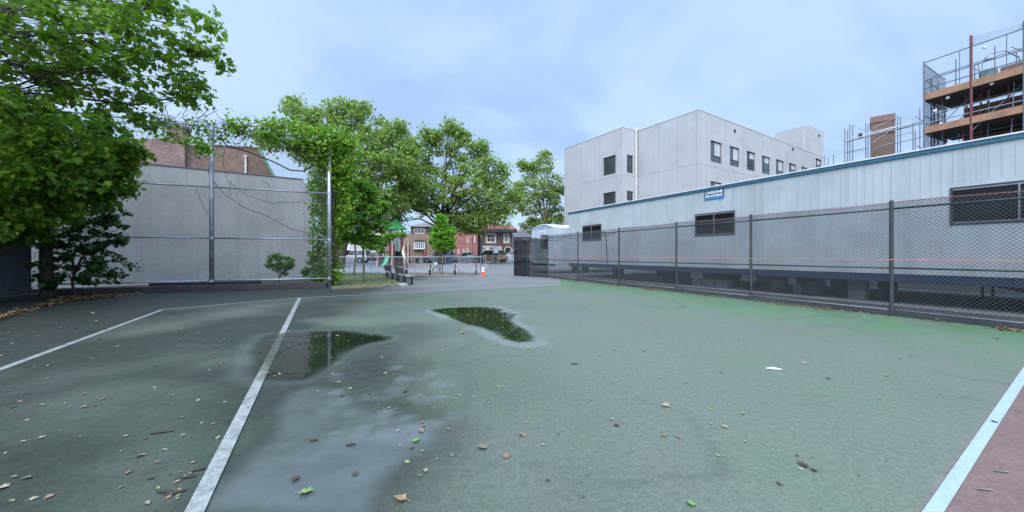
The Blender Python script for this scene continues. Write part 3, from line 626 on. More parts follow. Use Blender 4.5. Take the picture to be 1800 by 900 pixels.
# small trailer at the far end
c0 = A(973, 448, 28.0); KF = Fr((c0.x, c0.y), (-.516, 1)); KF = KF if KF.n.x < 0 else Fr((c0.x, c0.y), (-.516, 1), True)
KL = 3.35; KZ0, KZ1 = .80, 3.72
t2 = thing('office_trailer', 'small pale trailer with arched roof standing end-on left of the long trailer', 'trailer', KF.p(KL / 2, -2, 0))
arch = [(0, KZ0), (KL, KZ0)] + [(KL - KL * k / 10, KZ1 - .12 + .46 * math.sin(math.pi * (.08 + .84 * k / 10)) - .06) for k in range(11)]
tw3 = mat('pale_trailer_skin', (.46, .52, .56), .5, .14, .8, streak=.25)
MB().fprism(KF, arch, -9.0, 0).build('body', tw3, t2)
rp = [KF.p(u, .03, z + .02) for u, z in arch[2:]]; rp2 = [p - KF.n * 9.1 for p in rp]; o = MB()
for i in range(10): o.quad(rp[i], rp[i + 1], rp2[i + 1], rp2[i]); o.quad(rp[i], rp[i + 1], rp[i + 1] - Vector((0, 0, .07)), rp[i] - Vector((0, 0, .07)))
o.build('roof', whiteedge, t2)
o = MB(); bl = [(u, z - .07) for u, z in arch[2:]]; o.fprism(KF, bl + [(u, z - .07 - .20 * math.sin(math.pi * (.02 + .96 * i / 10))) for i, (u, z) in reversed(list(enumerate(arch[2:])))], .004, .012); o.build('gable_band', mat('light_blue_band', (.22, .36, .48), .5, .2), t2)
window(KF, .75, 1.85, 2.02, 3.1, t2, winf, wing, (.5,), (), .05, .03)
MB().fbox(KF, 0, KL, -.2, -.02, KZ0 - .2, KZ0 - .003).build('floor_beam', darkst, t2)
for off in (-2.4, -3.4): MB().disc(KF.p(.35, off, .36), KF.d, .36, .24, 18).build('wheel', blackm, t2)
o = MB(); o.tube([KF.p(KL * .2, 0, .6), KF.p(KL * .5, 1.3, .5), KF.p(KL * .8, 0, .6)], .05, 6); o.tube([KF.p(KL * .5, 1.1, .5), KF.p(KL * .5, 1.1, 0.02)], .035, 6); o.build('drawbar', steel_w, t2)
s2 = thing('sign', 'small white sign with red and blue bands on the arched trailer end', 'sign', KF.p(1.7, .03, 3.2))
MB().fbox(KF, 1.25, 2.05, .014, .03, 3.17, 3.66).build('board', mat('sign_pale', (.66, .70, .76), .5, .05), s2)
MB().fbox(KF, 1.27, 2.03, .0302, .034, 3.55, 3.65).build('stripe', mat('sign_red', (.55, .10, .10), .5, .1), s2)
MB().fbox(KF, 1.30, 2.0, .0302, .034, 3.34, 3.39).build('stripe', mat('sign_blue', (.05, .26, .55), .45, .1), s2); MB().fbox(KF, 1.30, 2.0, .0302, .034, 3.22, 3.27).build('stripe', mat('sign_blue', (.05, .26, .55), .45, .1), s2)
# cables on the trailers
cab = mat('black_cable', (.012, .012, .013), .6, .1)
p = [TF.p(sT(1057) + .0, .05, 2.92), TF.p(sT(1061), .06, 2.95), TF.p(sT(1065.5), .06, 2.85), TF.p(sT(1067), .06, 2.3), TF.p(sT(1068), .07, 1.5), TF.p(sT(1068.5), .05, .75), TF.p(sT(1068.5), -.1, .03)]
tag(MB().tube(p, .022, 6).build('cable', cab), 'thick black cable bending down the trailer side beside its far window', 'cable')
p = []
for k in range(25):
    t = k / 24; a = FR.p(-.2, .03, 2.52).lerp(FR.p(6.2, -.25, 2.62), t); p.append(a + Vector((0, 0, -.12 * abs(math.sin(t * math.pi * 3)))))
tag(MB().tube(p, .018, 5).build('cable', cab), 'black cable drooping in loops along the top of the far fence', 'cable')
# things under the trailer
blk = mat('grey_block', (.13, .13, .125), .9, .3, 3, fine=.3)
def pier(px, off, w, d, name, label, m, h=None):
    s = sT(px); o = MB(); n = 4; hh = (h or ZB - .25) / n
    for k in range(n): o.fbox(TF, s - w / 2 + .004 * (k % 2), s + w / 2 - .004 * (k % 2), off - d, off, k * hh + .002, (k + 1) * hh - .004)
    return tag(o.build(name, m, bevel=.006), label, 'pier')
pier(1496, -.35, .42, .4, 'block_pier', 'pale grey concrete block pier under the trailer right of its wheels', blk)
pier(1542, -.6, .36, .4, 'block_pier', 'dark block pier under the trailer near the nearest fence post', darkst)
pier(1182, -.6, .42, .5, 'block_pier', 'dark block pier under the trailer behind the third fence post', darkst)
pier(1068, -.6, .5, .5, 'block_pier', 'dark block pier under the far end of the trailer below its cable', darkst)
pier(1380, -.9, .3, .3, 'block_pier', 'stacked pale blocks between the two trailer wheels', mat('pale_block', (.45, .45, .44), .9, .2, 3), h=.35)
o = MB(); a, c = sT(1268), sT(1205)
o.fprism(TF, [(a, .0), (c, .0), (c, .36), (a, .36)], -.9, -.45); o2 = tag(o.build('barrier_block', blk, bevel=.03), 'long grey concrete barrier block lying under the trailer', 'barrier')
MB().fbox(TF, a + .5, a + .62, -.447, -.43, .12, .26).build('slot', darkst, o2); MB().fbox(TF, c - .62, c - .5, -.447, -.43, .12, .26).build('slot', darkst, o2)
o = MB(); a, c = sT(1156), sT(1096); o.fbox(TF, a, c, -1.3, -.5, .05, .34); o.fbox(TF, a - .05, c + .05, -1.35, -.45, .34, .40); tag(o.build('pallet_box', darkst, bevel=.01), 'low black crate lying under the far half of the trailer', 'crate')
o = MB(); a, c = sT(1250), sT(1196); o.tube([TF.p(a, -2.0, .5), TF.p(c, -2.0, .5)], .32, 14); tag(o.build('storage_drum', blackm), 'black cylinder tank lying under the trailer behind the grey barrier', 'tank')
for px in (1252, 1300, 1708, 1727): 
    o = MB().tube([TF.p(sT(px), -1.6 if px < 1500 else -1.0, 0), TF.p(sT(px), -1.6 if px < 1500 else -1.0, ZB - .28)], .03, 6).add([], [])
    o.fbox(TF, sT(px) - .08, sT(px) + .08, (-1.6 if px < 1500 else -1.0) - .08, (-1.6 if px < 1500 else -1.0) + .08, .0, .02)
    tag(o.build('jack_stand', darkst), {1252: 'thin dark jack stand under the trailer above the grey barrier', 1300: 'thin dark jack stand under the trailer left of its wheels', 1708: 'left one of two thin jack stands under the near trailer end', 1727: 'right one of two thin jack stands under the near trailer end'}[px], 'jack stand')
for k, (x0_, x1_, o0, o1, z1_, lab) in enumerate(((1118, 1146, -2.6, -1.6, .62, 'added dark box deep under the far half of the trailer'), (1300, 1330, -2.4, -1.2, .55, 'added dark box under the trailer just left of its wheels'), (1440, 1476, -2.2, -1.0, .66, 'added dark box under the trailer just right of its wheels'))):  # dark boxes added to darken the lit gap under the trailer
    o = MB(); a, c = sT(x1_), sT(x0_); o.fbox(TF, a, c, o0, o1, .04, z1_); o.fbox(TF, a - .03, c + .03, o0 - .03, o1 + .03, z1_ + .003, z1_ + .05)
    for u_ in (a + .1, c - .16): o.fbox(TF, u_, u_ + .06, o0, o1, .0, .038)
    tag(o.build('added_dark_box', darkst, bevel=.02), lab, 'crate')
# yard wall seen below the trailer
o = MB().fbox(TF, -12, 22, -7.9, -7.6, 0, 1.4); tag(o.build('yard_wall', mat('yard_concrete', (.42, .43, .42), .9, .2, .8, streak=.3)), 'low pale concrete wall seen through the gap under the trailer', 'wall')
# ================================================================== WHITE CONCRETE BUILDING
da = Vector((-.635, 1, 0)).normalized(); db = Vector((.846, .533, 0)); db = Vector((-da.y * -1, -da.x, 0)).normalized()
def kxy(px): return (px - CX) / F
def hit(o, d, px):                                # parameter along o + t d that projects to px
    k = kxy(px); return (k * o.y - o.x) / (d.x - k * d.y)
PA = Vector((17.7, 34.0, 0)); ZR = 15.26
PBv = PA + da * hit(PA, da, 1120); PC = PBv - db * hit(PBv, -db, 1095); PD = PC + da * hit(PC, da, 992); PE = PA + db * hit(PA, db, 1448)
cw = mat('white_concrete_facade', (.385, .385, .385), .85, .12, .5, streak=.16, fine=.06)
jm = mat('joint_sealant', (.25, .25, .25), .8, .2); dkf = mat('dark_window_frame', (.035, .04, .045), .5, .2)
swg = mat('school_glass', (.05, .065, .07), .06, .5, .8, spec=1.0); blind = mat('pale_blind', (.45, .46, .46), .6, .2)
bd = thing('concrete_building', 'large pale concrete three storey building with dark windows behind the long trailer', 'building', PA + db * 5 + da * 4)
def mkfr(o, d):
    f = Fr((o.x, o.y), d); c = Vector((o.x, o.y, 0))
    return f
def outw(o, d):                                   # frame whose normal faces the camera side
    f = Fr((o.x, o.y), d); m = f.o + f.d * 2
    if f.n.dot(Vector((0, 0, 0)) - m) < 0: f = Fr((o.x, o.y), d, True)
    return f
def zat(py, pt): return CAMZ + (HY - py) / F * pt.y
def facade(o, e, wins, zt, joints_px, hz, name='wall', par=None, style=None):
    par = par or bd; f = outw(o, e - o); L = (e - o).length
    holes = []
    for (x0, x1, y0, y1) in wins:
        u0 = hit(o, f.d, x0); u1 = hit(o, f.d, x1); u0, u1 = min(u0, u1), max(u0, u1); pm = o + f.d * (u0 + u1) / 2
        holes.append((u0, u1, zat(y1, pm), zat(y0, pm)))
    b = MB(); wall(b, f, 0, L, 0, zt, holes, .22); ob = b.build(name, cw, par)
    j = MB()
    for px in joints_px:
        u = hit(o, f.d, px); j.fbox(f, u - .016, u + .016, -.02, .004, 0, zt - .3)
    for z in hz: j.fbox(f, .0, L, -.02, .0045, z - .02, z + .02)
    if joints_px or hz: j.build('panel_joint', jm, par)
    for (u0, u1, z0, z1) in holes:
        if style == 'r': 
            w_ = window(f, u0, u1, z0, z1, par, dkf, swg, (.42,), (.30,), .07, -.12)
            MB().fbox(f, u0 + (u1 - u0) * .44, u1 - .08, -.142, -.139, z0 + (z1 - z0) * (.36 + .3 * (int(u0 * 7) % 2)), z1 - .1).build('blind', blind, w_)
        else: window(f, u0, u1, z0, z1, par, dkf, swg, (.52,), (.30,), .08, -.12)
    return f
zj = zat(287, PA); zj2 = 5.6
FL = facade(PC, PD, [(1060, 1082, 275, 307), (1060, 1082, 338, 359)], ZR, [1021, 1054], [zj, zj2])
def retfacade(o, e, wins, zt):
    return facade(o, e, wins, zt, [], [zj])
retfacade(PC, PBv, [(1102, 1113, 273, 304), (1102, 1113, 336, 353)], ZR)
facade(PA, PBv, [], ZR, [1159, 1191, 1224], [zj, zj2])
FRT = facade(PA, PE, [(1249, 1269, 249, 286), (1283, 1300, 258.5, 292.5), (1313, 1328, 267, 300), (1339.5, 1354, 275, 306), (1364, 1378, 281.5, 309), (1387, 1400, 288, 314), (1409, 1419, 294, 318), (1434, 1444, 279.5, 305), (1249, 1269, 320, 356), (1283, 1300, 325, 360)], ZR, [1242, 1276, 1307, 1383, 1430], [zj, zj2], style='r')
# flat roof, parapet cap and the stair tower
r = MB(); r.add([(p.x, p.y, ZR - .5) for p in (PA, PBv, PC, PD, PD + db * 22, PE + da * 10, PE)], [(0, 1, 2, 3, 4, 5, 6)]); r.build('roof', mat('roof_felt', (.2, .2, .2), .9, .2), bd)
cap = mat('parapet_cap', (.43, .43, .42), .6, .1)
for o_, e_ in ((PA, PBv), (PBv, PC), (PC, PD), (PA, PE)):
    f = outw(o_, e_ - o_); MB().fbox(f, -.02, (e_ - o_).length + .02, -.3, .03, ZR + .001, ZR + .07).build('parapet_cap', cap, bd)
TQ = PA + db * hit(PA, db, 1421) ; zt = zat(220, TQ)
ft = outw(TQ, db); tl = hit(TQ, db, 1448); fl_ = outw(TQ, da); tq = hit(TQ, da, 1362)
b = MB(); wall(b, ft, 0, tl, ZR - .3, zt, (), 0, -.01); wall(b, fl_, 0, tq, ZR - .3, zt, (), 0, -.01); q0, q1 = TQ + da * tq, TQ + db * tl
b.quad((TQ.x, TQ.y, zt), (q0.x, q0.y, zt), ((q0 + db * tl).x, (q0 + db * tl).y, zt), (q1.x, q1.y, zt)); b.quad((q0.x, q0.y, ZR - .3), ((q0 + db * tl).x, (q0 + db * tl).y, ZR - .3), ((q0 + db * tl).x, (q0 + db * tl).y, zt), (q0.x, q0.y, zt)); b.build('stair_tower', cw, bd)
MB().fbox(fl_, .35, .65, .0, .03, ZR, zt - .4).build('pilaster', cap, bd)
p = outw(PBv, PC - PBv).p(.32, .12, 0)
MB().tube([p + Vector((0, 0, 0)), p + Vector((0, 0, ZR + .1)), p + Vector((.1, .25, ZR + .35))], .085, 8).build('downpipe', mat('white_pipe', (.6, .6, .59), .5, .1), bd)
for px, py in ((1291, 230), (1393, 262), (1439, 238)):
    u = hit(PA, db, px); c = FRT.p(u, .04, zat(py, PA + db * u)); MB().fbox(FRT, u - .12, u + .12, .0, .1, c.z - .16, c.z + .12).build('wall_vent', darkst, bd)
# ================================================================== SCAFFOLDED BRICK BUILDING
sc_b = mat('blue_grey_scaffold_tube', (.13, .16, .19), .5, .3, 2, metal=.2); sc_r = mat('red_scaffold_tube', (.15, .035, .036), .6, .3, 2); wood = mat('orange_planking', (.36, .20, .12), .85, .5, 1.2, fine=.45); soff = mat('rough_plank_soffit', (.07, .055, .05), .9, .5, 2, fine=.4)
PS = Vector((32.2, 28.0, 0)); ds = Vector((.4, -1, 0)).normalized(); FS = outw(PS, ds); de = Vector((1, .5, 0)).normalized(); FE = outw(PS, de)
sb = thing('brick_building', 'brown brick building shell inside the plank scaffold at the right edge', 'building', PS + ds * 8 - FS.n * 6)
brk = brick_mat('rough_brown_brick', (ds.x, ds.y), (.22, .10, .065), (.27, .14, .09), (.25, .22, .2))
b = MB(); b.fbox(FS, .6, 26, -14, -4.7, 0, 13.4); b.build('wall', brk, sb)
MB().fbox(FS, 3.2, 26, -2.6, -1.7, 13.98, 14.9).build('parapet', brk, sb)
for k in range(3): MB().fbox(FS, 3 + k * 4, 4.4 + k * 4, -4.69, -4.66, 8.6, 10.2).build('window_opening', mat('black_opening', (.01, .01, .01), .9, .1), sb)
sf = thing('scaffold', 'tall plank scaffold with red and grey posts wrapped round the brick building', 'scaffold', PS)
Zs = (16.45, 15.0, 14.4, 13.0, 12.2, 10.3)
L = 14
for u, m, z in ((0, sc_b, 16.6), (2.35, sc_r, 17.3), (4.6, sc_b, 17.0), (7.0, sc_r, 17.0), (9.4, sc_b, 17.0), (12, sc_b, 17)):
    MB().tube([FS.p(u, 0, 0), FS.p(u, 0, z)], .06 if m is sc_b else .075, 8).build('post', m, sf)
    MB().tube([FS.p(u, -1.6, 0), FS.p(u, -1.6, z - 2.6)], .05, 8).build('post', sc_r, sf)
    MB().tube([FS.p(u, 0, 10.4), FS.p(u + 1.9, -1.2, 13.2)], .03, 6).build('brace', sc_b, sf)
for z in (16.5, 15.1, 14.45): MB().tube([FS.p(0, 0, z), FS.p(L, 0, z)], .04, 6).build('guard_rail', sc_b, sf)
for z in (12.35, 11.75, 9.6): MB().tube([FS.p(0, .02, z), FS.p(L, .02, z)], .035, 6).build('guard_rail', steel_w, sf)
for z0, dz in ((13.55, .5), (10.95, .5), (8.3, .5)):
    MB().fbox(FS, .05, L, -.02, .05, z0, z0 + dz).build('toe_board', wood, sf)
    MB().fbox(FS, .05, L, -4.6, -.03, z0, z0 + .09).build('plank_deck', soff, sf)
    MB().fbox(FE, .05, 5, -.05, .04, z0, z0 + .3).build('toe_board', soff, sf)
for k in range(6):
    u = .6 + k * .9
    MB().tube([FS.p(u, -.3 - .1, 14.0), FS.p(u, -.4, 15.2 + (k % 2) * .9)], .03, 6).build('upright', sc_b, sf)
for u in (1.7, 2.7, 3.6, 5.0): MB().tube([FS.p(u, -1.5, 11.4), FS.p(u, -1.5, 13.5)], .05, 6).build('upright', sc_r, sf)
for u in (1.5, 3, 4.5):
    MB().tube([FE.p(u, 0, 0), FE.p(u, 0, 16.0 - u * .25)], .05, 6).build('post', sc_b, sf)
for z in (16.4, 15.2, 14.2, 12.4, 11.3): MB().tube([FE.p(0, 0, z), FE.p(4.6, 0, z - .2)], .035, 6).build('guard_rail', sc_b, sf)
o = MB(); 
for k in range(2): o.quad(FE.p(2.3 * k, .05, 8), FE.p(2.3 * (k + 1), .05, 8), FE.p(2.3 * (k + 1), .05, 16.2 - .2 * k), FE.p(2.3 * k, .05, 16.4 - .2 * k))
o.build('netting', see_mat('grey_scaffold_netting', (.10, .12, .14), .38), sf)
o = MB(); chainlink(o, FE.p(0, .07, 0), FE.p(4.6, .07, 0), 8.2, 16.2, .45, .012); o.build('cross_brace', sc_b, sf)
o = MB()
for k in range(12):
    u0, u1 = 2.35 + k * .9, 2.35 + (k + 1) * .9; q = lambda u: 17.0 + .25 * math.sin(u * .8)
    o.quad(FS.p(u0, .0, 16.5), FS.p(u1, .0, 16.5), FS.p(u1, -.1, q(u1)), FS.p(u0, -.1, q(u0)))
o.build('rolled_netting', see_mat('white_scaffold_sheet', (.30, .34, .40), .6), sf)
rs = random.Random(9)
for k in range(13):
    u = .75 + k * 1.05; MB().tube([FS.p(u, -.15 - rs.uniform(0, 1.2), 8.4), FS.p(u, -.15 - rs.uniform(0, 1.2), 13.5)], .028, 6).build('upright', rs.choice((sc_b, sc_r, steel_w)), sf)
    MB().tube([FS.p(u, .0, 14.05), FS.p(u, .0, 15.1 + 1.4 * (k % 2))], .025, 6).build('upright', sc_b, sf)
for z in (12.9, 10.5, 15.7): MB().tube([FS.p(0, -1.4, z), FS.p(L, -1.4, z + .05)], .03, 6).build('ledger', sc_b, sf)
for k in range(16):
    u = rs.uniform(.1, 11); z0 = rs.choice((8.4, 11.1, 14.0)); dz = rs.choice((2.2, 2.4)); du = rs.choice((-1.9, 1.9))
    MB().tube([FS.p(u, -rs.uniform(1.2, 4.2), z0), FS.p(u + (du if k % 3 else 0), -rs.uniform(1.2, 4.2), z0 + dz)], .026, 6).build('brace', rs.choice((sc_b, sc_r, steel_w)), sf)
for k in range(7):
    u = .3 + k * 1.7; MB().fbox(FS, u, u + rs.uniform(1.2, 2.2), -4.3, -.4, (14.04, 11.43, 8.78)[k % 3] , (14.08, 11.47, 8.82)[k % 3]).build('loose_plank', wood, sf)
lampm = mat('white_bulb_cover', (.8, .8, .78), .4, .05)
for u, z in ((1.15, 13.35), (.5, 12.6), (3.2, 13.5), (.8, 11.5), (2.9, 16.2)):
    bm = bmesh.new(); bmesh.ops.create_uvsphere(bm, u_segments=10, v_segments=8, radius=.11); me = bpy.data.meshes.new('work_lamp'); bm.to_mesh(me); bm.free(); me.materials.append(lampm); me.transform(Matrix.Translation(FS.p(u, -.25, z)))
    link('lamp_cover', me, sf)
o = MB(); o.tube([A(1795, 128, 25.5), A(1792, 101, 25.5), A(1766, 89, 25.5), A(1738, 96, 25.5)], .045, 6); sl = thing('street_lamp', 'bent arm lamp standing above the scaffold planks beside the brick parapet', 'lamp', A(1795, 125, 25.5))
o.build('arm', steel_w, sl); MB().tube([A(1738, 96, 25.5), A(1738, 101, 25.5), A(1738, 105, 25.5)], [.06, .22, .28], 10).build('lamp_shade', steel_w, sl)
o = MB(); o.prism([(FS.p(2.9 + .45 * math.cos(t), -.8 + .35 * math.sin(t), 0).x, FS.p(2.9 + .45 * math.cos(t), -.8 + .35 * math.sin(t), 0).y) for t in [k * .785 for k in range(8)]], 14.06, 14.75)
tag(o.build('debris_bag', mat('grey_sack', (.16, .22, .22), .8, .3, 3), bevel=.16, seg=2), 'grey green sack standing on the top scaffold deck', 'sack')
# brick stack and its scaffold towers
PT = A(1531, 448, 42); PT.z = 0; dt = Vector((.72, -.69, 0)).normalized(); FT = outw(PT, dt)
ck = thing('brick_chimney', 'square brick stack rising above the long trailer roof between scaffold towers', 'chimney', FT.p(1.4, -1.4, 0))
bk2 = brick_mat('tan_brick', (dt.x, dt.y), (.15, .085, .06), (.19, .115, .08), (.20, .17, .15))
MB().fbox(FT, 0, 1.92, -2.6, 0, 0, 16.9).build('shaft', bk2, ck)
MB().fbox(FT, -.05, 1.97, -2.68, .08, 16.902, 17.6).build('corbel', mat('weathered_brick_cap', (.22, .13, .11), .9, .3, 3, fine=.4), ck)
MB().fbox(FT, -.05, 1.95, .0, .12, 15.55, 15.75).build('band', wood, ck)
stw = thing('scaffold', 'thin grey tube scaffold towers around the square brick stack', 'scaffold', FT.p(-2, .6, 0))
def spole(px, y, zpy, off=0.0, m=sc_b, r=.045):
    p = A(px, 448, y); return MB().tube([(p.x, p.y, 0), (p.x, p.y, A(px, zpy, y).z)], r, 6).build('post', m, stw)
for px, py, y in ((1485, 226, 41), (1490, 227, 42), (1494, 218, 41), (1499, 220, 42), (1522, 216, 41), (1526, 219, 42), (1573, 199, 41), (1578, 203, 40), (1583, 205, 41), (1605, 216, 39.5), (1609, 230, 40.5), (1617, 190, 39), (1450, 273, 46), (1456, 276, 46.5), (1465, 272, 46)): spole(px, y, py)
def sbar(a, b, r=.03, m=sc_b, nm='ledger'): MB().tube([A(*a), A(*b)], r, 6).build(nm, m, stw)
sbar((1487, 248, 41), (1624, 211, 37.5), .07, steel_w); sbar((1487, 250, 41), (1624, 215, 37.5), .05); sbar((1495, 242, 41), (1575, 222, 40), .04, steel)
sbar((1485, 268, 41), (1525, 260, 41)); sbar((1485, 269, 42), (1524, 262, 42)); sbar((1572, 240, 41), (1607, 231, 40)); sbar((1574, 252, 40), (1620, 241, 39), .05); sbar((1578, 228, 41), (1622, 216, 39), .05)
for (x0, y0, x1, y1) in ((1500, 220, 1523, 232), (1500, 246, 1522, 222), (1500, 262, 1523, 240), (1500, 276, 1522, 258), (1500, 226, 1530, 212), (1582, 212, 1618, 196), (1582, 206, 1616, 212), (1583, 222, 1617, 204), (1583, 250, 1618, 222), (1582, 262, 1617, 250), (1582, 274, 1606, 262), (1534, 225, 1572, 208), (1534, 250, 1570, 226), (1534, 236, 1570, 246), (1534, 262, 1570, 250), (1465, 276, 1486, 268), (1465, 274, 1486, 284)): sbar((x0, y0, 40.4), (x1, y1, 40.0), .018, steel_w, 'brace')
MB().prism([(p.x, p.y) for p in (A(1509, 448, 40.6), A(1516, 448, 40.6), A(1516, 448, 41.1), A(1509, 448, 41.1))], A(1510, 242, 40.8).z, A(1510, 235, 40.8).z).build('clamp_box', darkst, stw)
# ================================================================== LEFT: handball wall and its tall fence
hw = mat('grey_handball_wall', (.35, .355, .355), .85, .22, .5, streak=.35, fine=.1)
w0 = Vector((-18.2, 17.86, 0)); w1 = Vector((-12.6, 22, 0)); WD = (w1 - w0).normalized(); FW = outw(w0 - WD * 5, WD); tl_ = lambda px: hit(FW.o, FW.d, px); WL = tl_(548.5)
zc = zat(316, FW.p(tl_(531), 0, 0))
wl = thing('handball_wall', 'tall plain grey concrete handball wall behind the high fence', 'wall', FW.p(WL / 2, -.2, 0))
MB().fprism(FW, [(0, 0), (WL, 0), (WL, zc - 1.15), (tl_(533), zc), (0, zc - .12)], -.5, 0).build('slab', hw, wl)
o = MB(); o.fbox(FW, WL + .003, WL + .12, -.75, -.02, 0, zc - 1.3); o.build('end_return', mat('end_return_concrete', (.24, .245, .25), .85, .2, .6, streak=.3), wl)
MB().fprism(FW, [(0, zc - .115), (tl_(533), zc + .005), (tl_(533), zc + .06), (0, zc - .06)], -.52, .03).build('coping', mat('dark_coping', (.12, .12, .125), .8, .3), wl)
wire_t = mat('weathered_fence_wire', (.15, .155, .16), .6, .2, 5)
fence_R = Vector((-8.41, 16.5, 0)); fence_L = Vector((-12.47, 14.88, 0)); fd = (fence_L - fence_R); fC = fence_L + fd * 1.12
tf = thing('tall_chain_link_fence', 'tall galvanised chain link fence with thick posts in front of the grey handball wall', 'fence', fence_R)
for p, h in ((fence_R, 6.85), (fence_L, 6.85), (fC, 6.7)):
    MB().tube([p, p + Vector((0, 0, h))], .085, 12).build('post', steel_w if p is not fence_R else steel, tf, smooth=True)
    for z in (.42, 2.2, 4.32, 6.7): MB().tube([p + Vector((0, 0, z - .05)), p + Vector((0, 0, z + .05))], .1, 12).build('clamp', steel, tf)
for a, b_ in ((fence_R, fence_L), (fence_L, fC)):
    for z, nm in ((6.8, 'top_rail'), (4.32, 'rail'), (2.2, 'rail'), (.42, 'bottom_rail')):
        MB().tube([a + Vector((0, 0, z)), b_ + Vector((0, 0, z))], .032, 8).build(nm, steel_w if z > .5 else steel, tf, smooth=True)
    c = MB(); chainlink(c, a, b_, .40, 4.30, .105, .0052); chainlink(c, a, b_, 4.32, 6.78, .105, .0032); c.build('wire_mesh', wire_t, tf)
fdn = fd.normalized(); KFr = outw(fC, -fdn); klen = (fC - fence_R).length - .12
kb = mat('dark_stained_concrete', (.06, .054, .05), .9, .35, 1.5, fine=.3)
struct(MB().fbox(KFr, -.5, klen, -.28, .10, 0, .25).build('kerb', kb, bevel=.02))
q = fence_R; struct(MB().prism([(q.x - .28, q.y - .2), (q.x + .3, q.y - .1), (q.x + .25, q.y + .3), (q.x - .2, q.y + .25)], 0, .05).build('kerb', kb)) if False else None
pipe0 = fence_R + fd * .60 + KFr.n * .05; pipe1 = fence_R + fd * 1.45 + KFr.n * .05
tag(MB().tube([pipe0 + Vector((0, 0, .33)), pipe1 + Vector((0, 0, .33))], .055, 8).build('drain_pipe', blackm), 'black pipe lying along the kerb below the high fence', 'pipe')
# side fence on the far left with corrugated sheets behind
e = Vector((-15.7, 9.6, 0)); lf = thing('chain_link_fence', 'shaded side fence with corrugated metal sheets at the far left', 'fence', fC)
FLs = outw(fC, e - fC); LL = (e - fC).length + 5
corr = MB(); n = 150
for i in range(n):
    u0, u1 = LL * i / n, LL * (i + 1) / n; w = lambda k: -.35 + .03 * (1 if k % 2 else -1)
    corr.quad(FLs.p(u0, w(i), .02), FLs.p(u1, w(i + 1), .02), FLs.p(u1, w(i + 1), 2.5), FLs.p(u0, w(i), 2.5))
corr.build('corrugated_sheet', mat('blue_grey_sheet', (.06, .07, .09), .6, .25, 1.5, streak=.4), lf)
for k in range(4): MB().tube([FLs.p(.2 + k * 2.6, 0, 0), FLs.p(.2 + k * 2.6, 0, 2.6)], .04, 8).build('post', steel_w, lf)
for z in (2.5, .12): MB().tube([FLs.p(0, 0, z), FLs.p(LL, 0, z)], .03, 8).build('rail', steel_w, lf)
c = MB(); chainlink(c, FLs.p(0, 0, 0), FLs.p(LL, 0, 0), .1, 2.5, .10, .004); c.build('wire_mesh', wire_g, lf)
struct(MB().fbox(FLs, -.2, LL, -.1, .08, 0, .14).build('kerb', kb, bevel=.015))
# ================================================================== BRICK HOUSE BEHIND THE WALL
bh = thing('brick_building', 'brown brick gable building with chimney behind the grey handball wall', 'building', A(390, 448, 36))
Q0 = A(390, 448, 36); Q0.z = 0; bdir = Vector((.8, .6, 0)); FB = outw(Q0 - bdir * 22, bdir); FB.o = Vector((Q0.x, Q0.y, 0)) - bdir * 22
ub = lambda px: hit(FB.o, FB.d, px)
def UZ(px, py): u = ub(px); return (u, zat(py, FB.p(u, 0, 0)))
bk = brick_mat('red_brown_brick', (.8, .6), (.19, .095, .07), (.29, .165, .125), (.28, .23, .2), bw=.3, bh=.12, var=.4)
poly = [(ub(90), 0), (ub(484), 0), UZ(484, 318), UZ(452, 262), UZ(375, 257), UZ(345, 257), UZ(290, 246), UZ(210, 246), UZ(90, 290)]
MB().fprism(FB, poly, -9, 0).build('wall', bk, bh)
MB().fprism(FB, [UZ(150, 325), UZ(326, 325), UZ(326, 258), UZ(292, 246), UZ(150, 246)], .003, .5).build('projecting_bay', brick_mat('pale_brown_brick', (.8, .6), (.24, .13, .095), (.34, .21, .16), (.3, .26, .23), bw=.3, bh=.12, var=.35), bh)
(ua, za), (uc, zc_) = UZ(294, 250), UZ(330, 230); MB().fbox(FB, ua, uc, -1.6, .56, za, zc_).build('chimney', bk, bh)
MB().fbox(FB, ua - .12, uc + .12, -1.7, .65, zc_ + .002, zc_ + .25).build('chimney_cap', mat('dark_coping', (.12, .12, .125)), bh)
copper = mat('green_copper', (.15, .40, .24), .6, .25, 2)
MB().fprism(FB, [UZ(484, 318), UZ(488.5, 318), UZ(456.5, 261), UZ(452, 262)], -.6, .15).build('roof_trim', copper, bh)
MB().fprism(FB, [UZ(375, 256.8), UZ(452, 261.8), UZ(452, 259), UZ(375, 254)], -1, .06).build('coping', mat('brown_coping', (.14, .10, .09), .8), bh)
uv = ub(432); z0_, z1_ = zat(318, FB.p(uv, 0, 0)), zat(277, FB.p(uv, 0, 0))
MB().tube([FB.p(uv, .1, z0_), FB.p(uv, .1, z1_)], .10, 8).tube([FB.p(uv, .1, z1_ + .002), FB.p(uv, .1, z1_ + .18)], .17, 8).build('vent_pipe', mat('white_pipe', (.6, .6, .59)), bh)
